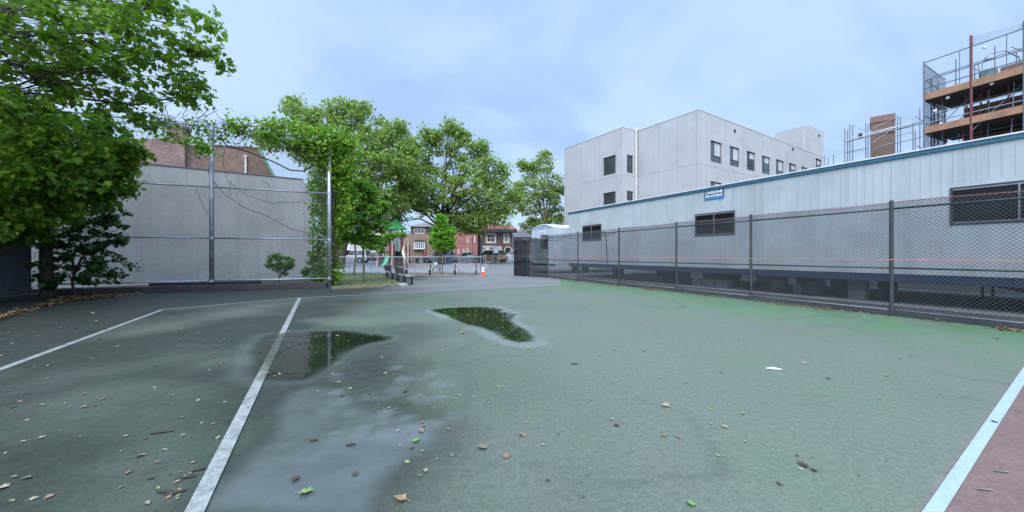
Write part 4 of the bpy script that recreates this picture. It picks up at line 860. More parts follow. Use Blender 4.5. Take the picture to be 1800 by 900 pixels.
# ================================================================== BENCHES, CONE, LOW FENCE
slat = mat('weathered_bench_slat', (.27, .25, .25), .75, .3, 4, fine=.3); slat_d = mat('dark_bench_slat', (.085, .075, .07), .7, .3, 4, fine=.3); iron = mat('black_iron', (.012, .013, .015), .55, .2)
def bench(label, c, face, L, sm, legs=2, group='slatted park benches', seat_d=.46):
    """local frame: u along the bench, n the way it faces"""
    f = Fr((c[0], c[1]), (-face.y, face.x)); f = f if f.n.dot(face) > 0 else Fr((c[0], c[1]), (-face.y, face.x), True)
    z = gz(c[1]); t = thing('park_bench', label, 'bench', (c[0], c[1], z), group)
    o = MB()
    for k in range(4): o.fbox(f, -L / 2, L / 2, -seat_d / 2 + k * seat_d / 4 + .008, -seat_d / 2 + (k + 1) * seat_d / 4 - .006, z + .42, z + .455)
    o.build('seat', slat if sm is slat_d else sm, t, bevel=.006)
    o = MB()
    for k in range(3): 
        z0 = z + .53 + k * .115; w = -.02 * k
        o.fbox(f, -L / 2, L / 2, -seat_d / 2 - .06 + w, -seat_d / 2 - .02 + w, z0, z0 + .104)
    o.build('backrest', sm, t, bevel=.006)
    for k in range(legs):
        u = (-.5 + .12 + .76 * k / max(1, legs - 1)) * L
        MB().fbox(f, u - .04, u + .04, seat_d / 2 - .12, seat_d / 2 - .02, z, z + .418).build('leg', iron, t)
        MB().fbox(f, u - .04, u + .04, -seat_d / 2 + .02, -seat_d / 2 + .10, z, z + .418).build('leg', iron, t)
        MB().fprism(f, [(u - .03, z + .40), (u + .03, z + .40), (u + .03, z + .84), (u - .03, z + .84)], -seat_d / 2 - .019, -seat_d / 2 + .012).build('back_bracket', iron, t)
    return t
da2 = Vector((-.48, .877, 0)); fb = Vector((.877, .48, 0))
bench('dark slatted bench nearest the white baseline, seen from its end beside the planting bed', G(711.5, 498.2) , fb, 2.3, slat_d)
bench('dark slatted bench seen end-on, standing behind the nearest one in the same row', G(690, 491.5), fb, 2.2, slat_d)
bench('long brownish slatted bench facing the court, directly left of the lime green small tree', G(735, 484.3), Vector((.03, -1, 0)), 2.25, mat('brown_bench_slat', (.29, .245, .235), .75, .3, 4, fine=.3))
bench('grey slatted bench facing the court beside the orange traffic cone', G(818, 483.6), Vector((.02, -1, 0)), 2.05, slat)
# small black seat frame with a white bag on it
p = A(767, 472, 30.5); p.z = gz(30.5); bs = thing('metal_seat', 'low black metal seat frame behind the benches under the white bag', 'seat', p)
o = MB()
for dx in (-.28, .28):
    for dy in (-.2, .2): MB().tube([(p.x + dx, p.y + dy, p.z), (p.x + dx, p.y + dy, p.z + .45)], .03, 6).build('leg', iron, bs)
MB().box(p.x - .33, p.x + .33, p.y - .24, p.y + .24, p.z + .45, p.z + .49).build('seat', iron, bs)
bm = bmesh.new(); bmesh.ops.create_icosphere(bm, subdivisions=3, radius=.17); rr = random.Random(3)
for v in bm.verts: v.co *= 1 + .18 * math.sin(v.co.x * 31 + v.co.z * 17) * math.cos(v.co.y * 23) ; v.co.z *= 1.1
me = bpy.data.meshes.new('plastic_bag'); bm.to_mesh(me); bm.free(); me.transform(Matrix.Translation((p.x - .02, p.y, p.z + .66))); me.materials.append(mat('white_plastic_bag', (.75, .74, .74), .5, .1))
tag(link('plastic_bag', me), 'crumpled white bag resting on the low black metal seat', 'bag')
# traffic cone
cp = G(849.3, 485); orange = mat('orange_plastic', (.78, .10, .035), .45, .15); refl = mat('white_reflective_band', (.82, .82, .82), .4, .08)
tc = thing('traffic_cone', 'orange traffic cone with two white bands right of the grey bench', 'cone', cp)
MB().prism([(cp.x + dx, cp.y + dy) for dx, dy in ((-.2, -.2), (.2, -.2), (.2, .2), (-.2, .2))], 0, .04).build('base', orange, tc, bevel=.012)
MB().tube([cp + Vector((0, 0, z)) for z in (.04, .72, .74)], [.15, .035, .025], 20).build('cone_body', orange, tc, smooth=False)
cr_ = lambda z: .15 - .115 * (z - .04) / .68 + .004
for z0, z1 in ((.30, .42), (.48, .63)): MB().tube([cp + Vector((0, 0, z0)), cp + Vector((0, 0, z1))], [cr_(z0), cr_(z1)], 20).build('reflective_band', refl, tc)
# low galvanised fence along the playground
Yl = 29.6
lfz = thing('chain_link_fence', 'low galvanised chain link fence between the benches and the playground', 'fence', A(740, 448, Yl))
x0, x1 = A(575, 448, Yl).x, A(845, 448, Yl).x; n = 7; z0 = gz(Yl)
for k in range(n + 1):
    x = x0 + (x1 - x0) * k / n; MB().tube([(x, Yl, 0), (x, Yl, 1.34)], .032, 8).build('post', steel_w, lfz)
for z in (1.32, .1): MB().tube([(x0, Yl, z), (x1, Yl, z)], .034 if z > 1 else .02, 8).build('rail', steel_w, lfz)
c = MB(); chainlink(c, (x0, Yl), (x1, Yl), .1, 1.3, .09, .0022); c.build('wire_mesh', wire_g, lfz)
o = MB().tube([(x1, Yl, 1.32), (x1 + .1, Yl + 5, 1.5)], .03, 8); o.build('rail', steel, lfz)
for yy in (2.5, 5): MB().tube([(x1 + .05, Yl + yy, 0), (x1 + .05, Yl + yy, 1.45)], .03, 8).build('post', steel, lfz)
# tall street-side fence
Yt = 45.5; gt = gz(Yt)
sfz = thing('tall_chain_link_fence', 'tall thin street side fence in front of the parked cars and brick houses', 'fence', (A(870, 448, Yt).x, Yt, gt))
for px in (767, 792, 831, 845.5, 866.5, 901): x = A(px, 448, Yt).x; MB().tube([(x, Yt, gt), (x, Yt, 4.62)], .05, 8).build('post', steel_w, sfz)
xa, xb = A(760, 448, Yt).x, A(903, 448, Yt).x
for z in (4.6, 2.95, .5): MB().tube([(xa, Yt, z), (xb, Yt, z)], .028, 6).build('rail', steel_w, sfz)
c = MB(); chainlink(c, (xa, Yt), (xb, Yt), .45, 4.6, .14, .0025); c.build('wire_mesh', wire_g, sfz)
pn = A(871.5, 438, Yt - .1); tag(MB().box(pn.x - .26, pn.x + .26, pn.y - .05, pn.y - .02, A(870, 445, Yt).z, A(870, 432.5, Yt).z).build('notice_board', mat('pale_blue_board', (.55, .64, .76), .5, .1), bevel=.01), 'pale blue notice board fixed to the tall street side fence', 'sign')
# ================================================================== PLAYGROUND UNIT
Yp = 39.0; gp = gz(Yp); pp = lambda px, py, dy=0: A(px, py, Yp + dy)
pg = thing('play_structure', 'maroon and beige play tower with green pyramid roofs and a slide', 'play structure', (pp(695, 448).x, Yp, gp))
maroon = mat('maroon_plastic', (.14, .022, .03), .5, .2); beige = mat('beige_plastic', (.52, .38, .28), .55, .15); grn_r = mat('bright_green_roof', (.12, .66, .18), .5, .12); grn_s = mat('teal_green_slide', (.12, .42, .30), .4, .15); dkp = mat('dark_grey_panel', (.05, .055, .065), .6, .2); cream = mat('cream_rail', (.62, .60, .44), .5, .15)
def pyramid(pxc, half, py0, py1, dy, name='roof'):
    c = pp(pxc, py0, dy); ap = pp(pxc, py1, dy); h = half; o = MB(); z0, z1 = c.z, ap.z; x, y = c.x, c.y; k = .34
    ring = lambda r, z: [(x - r, y - r, z), (x + r, y - r, z), (x + r, y + r, z), (x - r, y + r, z)]
    v = ring(h, z0) + ring(h * .52, z0 + (z1 - z0) * .42) + ring(h * .1, z1) ; f = [(0, 1, 2, 3)]
    for l in range(2):
        for i in range(4): f.append((l * 4 + i, l * 4 + (i + 1) % 4, l * 4 + 4 + (i + 1) % 4, l * 4 + 4 + i))
    f.append((8, 9, 10, 11)); o.add(v, f); return o.build(name, grn_r, pg)
pyramid(696.5, 1.02, 403, 385.5, 0); pyramid(682, 1.0, 405, 392, 2.2)
def ppost(px, dy, m, top, r=.07, bot=None): x, y = pp(px, 448, dy).x, Yp + dy; MB().tube([(x, y, bot if bot is not None else gp), (x, y, pp(px, top, dy).z)], r, 10).build('post', m, pg)
for px, dy, m, t in ((684, -.9, maroon, 405), (707.5, -.9, maroon, 403), (687, .9, maroon, 404), (706, .9, maroon, 404), (671, 1.3, maroon, 406), (674, 2.9, maroon, 406), (714, -.6, maroon, 431), (720, -.4, maroon, 431), (689.5, -1.0, beige, 420), (667, .6, maroon, 445)): ppost(px, dy, m, t)
def panel(px0, px1, py0, py1, dy, m, nm='panel', th=.06):
    a, b_ = pp(px0, py1, dy), pp(px1, py0, dy); return MB().box(a.x, b_.x, Yp + dy - th / 2, Yp + dy + th / 2, a.z, b_.z).build(nm, m, pg, bevel=.012)
for x in (672.5, 677, 681): panel(x, x + 2, 420, 450, -.5, beige)
panel(683, 688, 427, 460, -.98, maroon); panel(690.5, 694, 430, 466, -.95, maroon); panel(701, 704, 420, 441, .2, beige); panel(704.3, 706.5, 416, 440, .2, maroon); panel(708.5, 713, 414, 432, .4, beige); panel(715.5, 718.6, 415, 442, .1, beige); panel(671, 684, 411.5, 413, .6, beige); panel(696, 700, 424, 442, .9, grn_s)
panel(694.5, 705, 441, 468, -.2, dkp); panel(672, 683, 446, 449, .6, dkp, 'platform', 1.8); panel(684, 708, 441, 443, .1, dkp, 'platform', 1.9)
s0, s1 = pp(681.5, 450, -1.0), pp(673.5, 471.5, -3.0); s1.z = gp + .12; o = MB()
for k in range(10):
    a, b_ = s0.lerp(s1, k / 10), s0.lerp(s1, (k + 1) / 10); w = .26
    wv = Vector((.25, -.05, 0)).normalized() * w; up_ = Vector((0, 0, .16))
    q = lambda p, i: p + Vector((0, 0, -.18 * math.sin(math.pi * i / 10)))
    a, b_ = q(a, k), q(b_, k + 1)
    o.quad(a - wv, a + wv, b_ + wv, b_ - wv); o.quad(a - wv, a - wv + up_, b_ - wv + up_, b_ - wv); o.quad(a + wv, a + wv + up_, b_ + wv + up_, b_ + wv)
o.build('slide', grn_s, pg)
for px in (711, 717): x = pp(px, 448, -1.1).x; MB().tube([(x, Yp - 1.1, gp), (x, Yp - 1.0, pp(px, 442, -1.1).z)], .035, 8).build('ladder_rail', cream, pg)
for k in range(5): z = gp + .2 + k * .27; MB().tube([(pp(711, 448, -1.1).x, Yp - 1.1, z), (pp(717, 448, -1.1).x, Yp - 1.1, z)], .028, 6).build('rung', cream, pg)
MB().tube([pp(709.5, 432, -.8), pp(708, 445, -1.0), pp(712, 456, -1.6)], [.09, .13, .10], 8).build('climbing_horn', cream, pg)
MB().tube([pp(665, 450, -1), pp(663, 458, -1.2), pp(661.5, 473, -1.4)], .055, 8).build('handrail', beige, pg); MB().tube([pp(690, 436, -1.1), pp(689, 452, -1.4), pp(686.5, 471, -1.6)], .05, 8).build('handrail', beige, pg)
# ================================================================== HOUSES ACROSS THE STREET
wf = mat('white_painted_frame', (.66, .66, .64), .5, .1); cream_w = mat('cream_surround', (.56, .52, .44), .6, .1); hglass = mat('house_glass', (.05, .06, .07), .08, .5, 1, spec=.8); rtile = mat('red_roof_tile', (.26, .09, .068), .7, .3, 2, fine=.3); dark_eave = mat('dark_eave', (.03, .027, .026), .7, .2); siding = mat('brown_siding', (.11, .065, .062), .8, .15, 2)
Yh = 62.0; gh = gz(Yh) + .12
def HX(px, Y=Yh): return (px - CX) / F * Y
def HZ(py, Y=Yh): return CAMZ + (HY - py) / F * Y
def house(name, label, px0, px1, top, m, wins, Y=Yh, depth=10, frame=wf, parent_cat='house', surround=None, bars=(.5,), barz=(.5,)):
    t = thing(name, label, parent_cat, (HX((px0 + px1) / 2, Y), Y + depth / 2, gh))
    f = Fr((HX(px0, Y), Y), (1, 0)); f = f if f.n.y < 0 else Fr((HX(px0, Y), Y), (1, 0), True)
    W = HX(px1, Y) - HX(px0, Y); hol = [(HX(a, Y) - f.o.x, HX(b, Y) - f.o.x, HZ(d, Y), HZ(c, Y)) for a, b, c, d in wins]
    b = MB(); wall(b, f, 0, W, gh - .3, HZ(top, Y), hol, .2)
    for q in ((0, W),): b.fbox(f, 0, W, -depth, -.25, gh - .3, HZ(top, Y) - .01)
    for u in (0, W): b.quad(f.p(u, 0, gh - .3), f.p(u, -.25, gh - .3), f.p(u, -.25, HZ(top, Y)), f.p(u, 0, HZ(top, Y)))
    b.build('wall', m, t)
    for h in hol:
        w_ = window(f, *h, t, frame, hglass, bars, barz, .10, -.02)
        if surround:
            s = MB(); a, b2, c, d = h
            s.fbox(f, a - .22, a - .003, .002, .07, c - .2, d + .22); s.fbox(f, b2 + .003, b2 + .22, .002, .07, c - .2, d + .22); s.fbox(f, a, b2, .002, .068, d + .003, d + .22); s.fbox(f, a, b2, .002, .09, c - .2, c - .003); s.build('surround', surround, w_)
    return t, f
b1 = brick_mat('tan_brown_brick', (1, 0), (.20, .125, .085), (.25, .16, .11), (.25, .21, .18), var=.2)
b2_ = brick_mat('salmon_red_brick', (1, 0), (.36, .11, .09), (.40, .14, .115), (.38, .2, .17), var=.15)
h1, f1 = house('brick_house', 'tan brown brick house with an arched bay window behind the green play tower', 706, 796, 411.5, b1, [], 63)
fu = lambda f, px, Y: HX(px, Y) - f.o.x
window(f1, fu(f1, 728.5, 63), fu(f1, 748, 63), HZ(438, 63), HZ(425, 63), h1, wf, hglass, (.2, .4, .6, .8), (), .16, .45, name='bay_window')
MB().fprism(f1, [(fu(f1, 728, 63), HZ(425, 63)), (fu(f1, 748.5, 63), HZ(425, 63)), (fu(f1, 746, 63), HZ(423, 63)), (fu(f1, 738, 63), HZ(422, 63)), (fu(f1, 730, 63), HZ(423, 63))], 0, .55).build('bay_hood', dark_eave, h1)
MB().fbox(f1, fu(f1, 728, 63), fu(f1, 748.5, 63), .0, .4, HZ(440, 63), HZ(438.1, 63)).build('bay_sill', dark_eave, h1)
uf = Fr((HX(722, 64.5), 64.5), (1, 0)); uf = uf if uf.n.y < 0 else Fr((HX(722, 64.5), 64.5), (1, 0), True); ww = HX(752, 64.5) - HX(722, 64.5)
b = MB(); wall(b, uf, 0, ww, HZ(412, 63), HZ(398.5, 64.5), [(.9, 2.4, HZ(410.5, 64.5), HZ(401, 64.5))], .2); b.fbox(uf, 0, ww, -7, -.25, HZ(412, 63), HZ(398.6, 64.5)); b.build('upper_storey', mat('brown_upper_wall', (.13, .095, .08), .8, .2), h1)
window(uf, .6, 2.5, HZ(411, 64.5), HZ(400.5, 64.5), h1, wf, hglass, (.33, .66), (), .14, .02)
r = MB(); rz0, rz1 = HZ(398.6, 64.5), HZ(389.5, 66); x0_, x1_ = HX(719.5, 64.5), HX(755, 64.5)
r.add([(x0_, 64, rz0), (x1_, 64, rz0), (x1_, 72, rz0), (x0_, 72, rz0), (x0_ + 2.2, 67.5, rz1), (x1_ - .9, 67.5, rz1)], [(0, 1, 5, 4), (1, 2, 5), (2, 3, 4, 5), (3, 0, 4), (0, 3, 2, 1)]); r.build('roof', mat('grey_brown_shingle', (.17, .14, .13), .85, .25, 3), h1)
o = MB(); 
for k in range(22): o.box(HX(710 + k * 3.6, 62.9) - .03, HX(710 + k * 3.6, 62.9) + .03, 62.95, 63.05, HZ(411.4, 63), HZ(407.5, 63))
o.box(HX(708, 63), HX(796, 63), 62.93, 63.07, HZ(407.5, 63), HZ(406.9, 63)); o.build('terrace_railing', dark_eave, h1)
h2, f2 = house('brick_house', 'salmon red brick house with narrow white windows between tree trunk and lime green tree', 797, 841, 407, b2_, [(820.3, 823.6, 416, 428), (833, 835, 413, 427), (813.5, 816.5, 436.5, 446), (820.5, 823.5, 436.5, 446.5), (805, 807, 437.5, 446)], 62, surround=None, bars=(), barz=(.5,))
MB().fbox(f2, -.1, fu(f2, 841.3, 62), -10, .12, HZ(407, 62) + .002, HZ(405.8, 62)).build('cornice', b2_, h2)
h3, f3 = house('brick_house', 'dark brown house with red tiled mansard roof and stone arched doorway', 843.5, 903, 404.2, siding, [(856, 870, 411.5, 425.5), (887, 893.5, 412, 425.5), (848, 855, 434.5, 443.5), (859.5, 867, 434.5, 443.5), (875.5, 879.5, 435, 446)], 62, surround=cream_w)
r = MB(); xl, xr = HX(842, 62), HX(909, 62); ze = HZ(403.6, 62); zt_ = HZ(395, 62.5)
r.add([(xl, 61.0, ze), (xr, 61.0, ze), (xr, 72, ze), (xl, 72, ze), (xl, 62.9, zt_), (xr - 1.0, 62.9, zt_), (xr - 1.0, 72, zt_), (xl, 72, zt_)], [(0, 1, 5, 4), (1, 2, 6, 5), (2, 3, 7, 6), (3, 0, 4, 7), (4, 5, 6, 7)]); rf3 = r.build('roof', rtile, h3)
o = MB()
for k in range(24): 
    x = xl + .2 + (xr - xl - 1.3) * k / 24; o.add([(x - .05, 60.97, ze + .02), (x + .05, 60.97, ze + .02), (x + .05, 62.85, zt_ + .05), (x - .05, 62.85, zt_ + .05), (x, 60.95, ze + .1), (x, 62.83, zt_ + .12)], [(0, 1, 4), (1, 2, 5, 4), (2, 3, 5), (3, 0, 4, 5)])
o.build('tile_ridge', rtile, rf3)
MB().box(xl, xr, 61.02, 62.2, ze - .42, ze - .004).build('eave', dark_eave, h3)
MB().box(HX(869.5), HX(872.5), 66, 67.2, zt_ - .1, HZ(391.5, 66)).build('chimney', b2_, h3)
ac = []; ax, az0, az1, rw = HX(893), HZ(452), HZ(440), HX(900) - HX(893)
for k in range(13): t_ = math.pi * k / 12; ac.append((ax + rw * math.cos(t_), az1 + rw * 1.0 * math.sin(t_)))
inner = [(ax + (x - ax) * .76, az1 + (z - az1) * .76) for x, z in ac]; o = MB()
f3u = lambda pts: [(x - f3.o.x, z) for x, z in pts]
for k in range(12): o.fprism(f3, f3u([ac[k], ac[k + 1], inner[k + 1], inner[k]]), .02, .35)
o.fbox(f3, ac[0][0] - f3.o.x - rw * .24, ac[0][0] - f3.o.x, .02, .35, gh, az1); o.fbox(f3, ac[-1][0] - f3.o.x, ac[-1][0] - f3.o.x + rw * .24, .02, .35, gh, az1); o.build('arch_surround', cream_w, h3)
o = MB(); o.fprism(f3, f3u(inner) + [(inner[-1][0] - f3.o.x, gh), (inner[0][0] - f3.o.x, gh)], .004, .05); o.build('door', mat('dark_door', (.025, .022, .022), .6, .2), h3)
MB().box(HX(875), HX(886), 58.2, 58.5, gh, HZ(449, 58) ).build('brick_wall', brick_mat('porch_brick', (1, 0), (.2, .09, .065), (.25, .12, .09), (.26, .22, .2)), h3)
h4, f4 = house('house', 'far grey gabled house half hidden behind the dark netted fence end', 901, 945, 417, mat('grey_house_wall', (.26, .26, .28), .8, .15), [], 82, 10)
r = MB(); r.add([(HX(899, 82), 81.5, HZ(417, 82)), (HX(947, 82), 81.5, HZ(417, 82)), (HX(947, 82), 92, HZ(417, 82)), (HX(899, 82), 92, HZ(417, 82)), (HX(925, 82), 81.5, HZ(392, 82)), (HX(925, 82), 92, HZ(392, 82))], [(0, 1, 4), (1, 2, 5, 4), (2, 3, 5), (3, 0, 4, 5)]); r.build('roof', mat('grey_shingle', (.20, .20, .215), .85, .25, 2), h4)
h5, f5 = house('house', 'pale rendered building with white garage doors behind the silver van', 560, 672, 402, mat('pale_render', (.40, .40, .39), .85, .15, 1), [(612, 618, 420, 428), (626, 634, 420, 428), (650, 660, 418, 430)], 66, 12)
for k, (a, c, m) in enumerate(((600, 607, mat('white_garage_door', (.6, .6, .62), .5, .1)), (607.5, 615, None), (601, 601, None))):
    if c > a: MB().fbox(f5, fu(f5, a, 66), fu(f5, c - .4, 66), .0, .08, gh, HZ(432, 66)).build('garage_door', m or mat('white_garage_door', (.6, .6, .62)), h5)
MB().fbox(f5, fu(f5, 592, 66), fu(f5, 599, 66), .0, .08, gh, HZ(436, 66)).build('garage_door', mat('dull_red_door', (.18, .05, .055), .6, .2), h5)
# overhead wires by the far house
wb = mat('black_cable', (.012, .012, .013))
for k, py in enumerate((405, 409, 413)):
    o = MB(); p0, p1 = A(840, py - 1.5, 57), A(960, py + 2.5, 57)
    o.tube([p0.lerp(p1, t / 10) + Vector((0, 0, -.3 * math.sin(math.pi * t / 10))) for t in range(11)], .02, 4)
    tag(o.build('overhead_cable', wb), ['highest', 'middle', 'lowest'][k] + ' of three thin black wires crossing above the netted fence end', 'cable', 'overhead wires')
# ================================================================== VEHICLES
tyre = blackm; carg = mat('car_glass', (.012, .015, .018), .05, .3, 1, spec=.9); lampw = mat('headlight_lens', (.7, .72, .75), .15, .05); lampr = mat('tail_light_lens', (.4, .02, .02), .2, .1); rimm = mat('alloy_rim', (.35, .36, .38), .35, .2, metal=.6)
def car(name, label, cat, px, Y, rot, paintm, kind='suv'):
    """modelled facing +x at the origin, then turned and moved"""
    t = thing(name, label, cat)
    H, B, hood = {'suv': (1.72, 1.02, 1.0), 'van': (1.78, 1.0, .95), 'sedan': (1.44, .92, .86), 'pickup': (1.82, 1.1, 1.08)}[kind]
    Lh = {'suv': 2.35, 'van': 2.5, 'sedan': 2.3, 'pickup': 2.6}[kind]; W = .92
    low = [(-Lh, .42), (-Lh - .04, .62), (-Lh + .03, B - .1), (-Lh + .12, B), (Lh * .36, B), (Lh * .88, hood - .06), (Lh - .04, hood - .22), (Lh + .03, .62), (Lh, .36), (Lh * .9, .26), (-Lh * .92, .28)]
    f = Fr((0, 0), (1, 0)); o = MB(); o.fprism(f, low, -W, W); body = o.build('body', paintm, t, bevel=.07, seg=3, smooth=True)
    x0, x1, t0, t1 = {'suv': (-Lh + .08, Lh * .42, -Lh + .45, Lh * .06), 'van': (-Lh + .06, Lh * .58, -Lh + .28, Lh * .16), 'sedan': (-Lh * .72, Lh * .42, -Lh * .36, Lh * .06), 'pickup': (-Lh * .30, Lh * .42, -Lh * .26, Lh * .10)}[kind]
    g = MB(); wb_, wt = W - .05, W - .20
    g.add([(x0, -wb_, B - .06), (x1, -wb_, B - .06), (x1, wb_, B - .06), (x0, wb_, B - .06), (t0, -wt, H), (t1, -wt, H), (t1, wt, H), (t0, wt, H)], [(0, 1, 5, 4), (1, 2, 6, 5), (2, 3, 7, 6), (3, 0, 4, 7), (4, 5, 6, 7), (0, 3, 2, 1)])
    g.build('cabin', paintm, t, bevel=.06, seg=3, smooth=True)
    def lerp_side(sy, a, b_, c, d):               # glazing strip on a cabin side between length fractions and height fractions
        P_ = lambda s, h: Vector(((x0 + (x1 - x0) * s) * (1 - h) + (t0 + (t1 - t0) * s) * h, sy * ((wb_ + (wt - wb_) * h) + .012), (B - .06) + (H - B + .06) * h))
        return [P_(a, c), P_(b_, c), P_(b_, d), P_(a, d)]
    for sy in (-1, 1):
        for a, b_ in (((.05, .34), (.37, .64), (.67, .94)) if kind in ('suv', 'van') else ((.12, .48), (.52, .92))):
            q = lerp_side(sy, a, b_, .16, .86); MB().add(q + [p_ - Vector((0, sy * .03, 0)) for p_ in q], [(0, 1, 2, 3), (4, 5, 6, 7), (0, 1, 5, 4), (1, 2, 6, 5), (2, 3, 7, 6), (3, 0, 4, 7)]).build('side_window', carg, t)
    for (xa, xb, s) in ((x0, t0, -1), (x1, t1, 1)):
        P_ = lambda y, h: Vector((xa + (xb - xa) * h + s * .012, y * (wb_ + (wt - wb_) * h), (B - .06) + (H - B + .06) * h))
        q = [P_(-.88, .16), P_(.88, .16), P_(.86, .88), P_(-.86, .88)]; MB().add(q + [p_ - Vector((s * .04, 0, 0)) for p_ in q], [(0, 1, 2, 3), (4, 5, 6, 7), (0, 1, 5, 4), (1, 2, 6, 5), (2, 3, 7, 6), (3, 0, 4, 7)]).build('windscreen' if s > 0 else 'rear_window', carg, t)
    for sx in (-.62, .62):
        for sy in (-1, 1):
            w_ = MB().disc((Lh * sx, sy * (W - .08), .34), (0, 1, 0), .34, .22, 20).build('wheel', tyre, t)
            MB().disc((Lh * sx, sy * (W + .025), .34), (0, 1, 0), .21, .03, 14).build('rim', rimm, w_)
            MB().disc((Lh * sx, sy * (W - .045), .38), (0, 1, 0), .41, .1, 20).build('wheel_arch', blackm, t)
    for sy in (-1, 1):
        MB().box(Lh - .16, Lh + .015, sy * .72 - .16, sy * .72 + .16, hood - .34, hood - .18).build('headlight', lampw, t, bevel=.03)
        MB().box(-Lh - .03, -Lh + .1, sy * .78 - .1, sy * .78 + .1, B - .42, B - .12).build('tail_light', lampr, t, bevel=.02)
    MB().box(Lh - .1, Lh + .03, -.5, .5, .40, .60).build('grille', blackm, t, bevel=.02); MB().box(-Lh - .045, -Lh + .05, -.85, .85, .40, .56).build('bumper', mat('dark_bumper', (.03, .03, .032), .6, .2), t, bevel=.03)
    p = A(px, 448, Y); t.location = (p.x, Y, gz(Y) + .004); t.rotation_euler = (0, 0, R(rot)); return t
cpm = lambda n, c, metal=.3: mat(n, c, .3, .06, .6, metal=metal, spec=.6)
car('parked_van', 'silver grey minivan parked beyond the thin trunked saplings', 'van', 617, 48.3, 180, cpm('silver_paint', (.42, .44, .46)), 'van')
car('parked_car', 'dark maroon car parked right of the silver minivan', 'car', 657, 48.5, 180, cpm('maroon_paint', (.06, .018, .022)), 'sedan')
car('parked_car', 'silver bodied suv with black windows parked behind the lime green small tree', 'car', 772, 48.4, 180, cpm('grey_silver_paint', (.38, .40, .42)), 'suv')
car('parked_car', 'pale silver sedan parked in front of the salmon brick house', 'car', 818, 48.6, 180, cpm('pale_silver_paint', (.52, .54, .57)), 'sedan')
car('parked_car', 'tan gold suv parked behind the traffic cone below the notice board', 'car', 859.5, 47.8, 150, cpm('tan_gold_paint', (.36, .27, .15)), 'suv')
car('parked_truck', 'white pickup truck facing left beside the netted fence end', 'truck', 902.5, 50.5, 192, cpm('white_car_paint', (.66, .67, .69), 0), 'pickup')
# motor scooter and bicycle behind the low fence
def scooter():
    p = A(726.5, 448, 42); z = gz(42); t = thing('motor_scooter', 'dark motor scooter with round headlight parked left of the person in red', 'scooter', (p.x, 42, z)); q = lambda x, zz, y=0: (p.x + x, 42 + y, z + zz)
    for x in (-.55, .5): w_ = MB().disc(q(x, .24), (0, 1, 0), .24, .12, 16).build('wheel', blackm, t); MB().disc(q(x, .24, -.05), (0, 1, 0), .12, .04, 12).build('rim', rimm, w_)
    f = Fr((p.x, 42), (1, 0)); MB().fprism(f, [(-.35, z + .3), (.65, z + .3), (.72, z + .72), (.05, z + .70), (-.02, z + .42), (-.28, z + .42), (-.42, z + 1.0), (-.5, z + .98)], -.16, .16).build('body', mat('dark_scooter_paint', (.03, .035, .04), .35, .2), t, bevel=.04)
    MB().fprism(f, [(.05, z + .72), (.7, z + .74), (.62, z + .84), (.12, z + .82)], -.14, .14).build('seat', blackm, t, bevel=.03)
    MB().tube([q(-.44, 1.04, -.3), q(-.42, 1.05), q(-.44, 1.04, .3)], .025, 6).build('handlebar', steel_w, t); MB().disc(q(-.52, .88, -.06), (-1, -.6, 0), .12, .08, 14).build('headlight', lampw, t)
    MB().quad(q(-.5, 1.05, -.2), q(-.5, 1.05, .2), q(-.38, 1.42, .17), q(-.38, 1.42, -.17)).quad(q(-.49, 1.05, -.2), q(-.49, 1.05, .2), q(-.37, 1.42, .17), q(-.37, 1.42, -.17)).build('windshield', mat('grey_windshield', (.3, .33, .36), .2, .1), t)
scooter()
def bicycle():
    Y = 44.8; p = A(832, 448, Y); z = gz(Y); t = thing('bicycle', 'grey bicycle leaning by the street side fence above the grey bench', 'bicycle', (p.x, Y, z)); q = lambda x, zz: Vector((p.x + x, Y, z + zz)); fm = mat('grey_bicycle_paint', (.30, .32, .34), .4, .1)
    for x in (-.5, .5):
        c = [q(x + .33 * math.cos(k * math.pi / 10), .34 + .33 * math.sin(k * math.pi / 10)) for k in range(21)]; w_ = MB().tube(c, .022, 5, cap=False).build('wheel', blackm, t)
        o = MB()
        for k in range(6): a = k * math.pi / 6; o.tube([q(x + .32 * math.cos(a), .34 + .32 * math.sin(a)), q(x - .32 * math.cos(a), .34 - .32 * math.sin(a))], .004, 3)
        o.build('spoke', rimm, w_)
    o = MB()
    for a, b_ in (((-.5, .34), (-.05, .30)), ((-.05, .30), (-.2, .82)), ((-.2, .75), (.34, .78)), ((-.05, .30), (.36, .70)), ((-.5, .34), (-.2, .75)), ((.5, .34), (.32, .92))): o.tube([q(*a), q(*b_)], .02, 6)
    o.build('frame', fm, t); MB().tube([q(-.32, .86), q(-.08, .87)], .045, 6).build('saddle', blackm, t)
    MB().tube([q(.32, .92) + Vector((0, -.26, .03)), q(.32, .94), q(.32, .92) + Vector((0, .26, .03))], .016, 6).build('handlebar', steel_w, t)
bicycle()
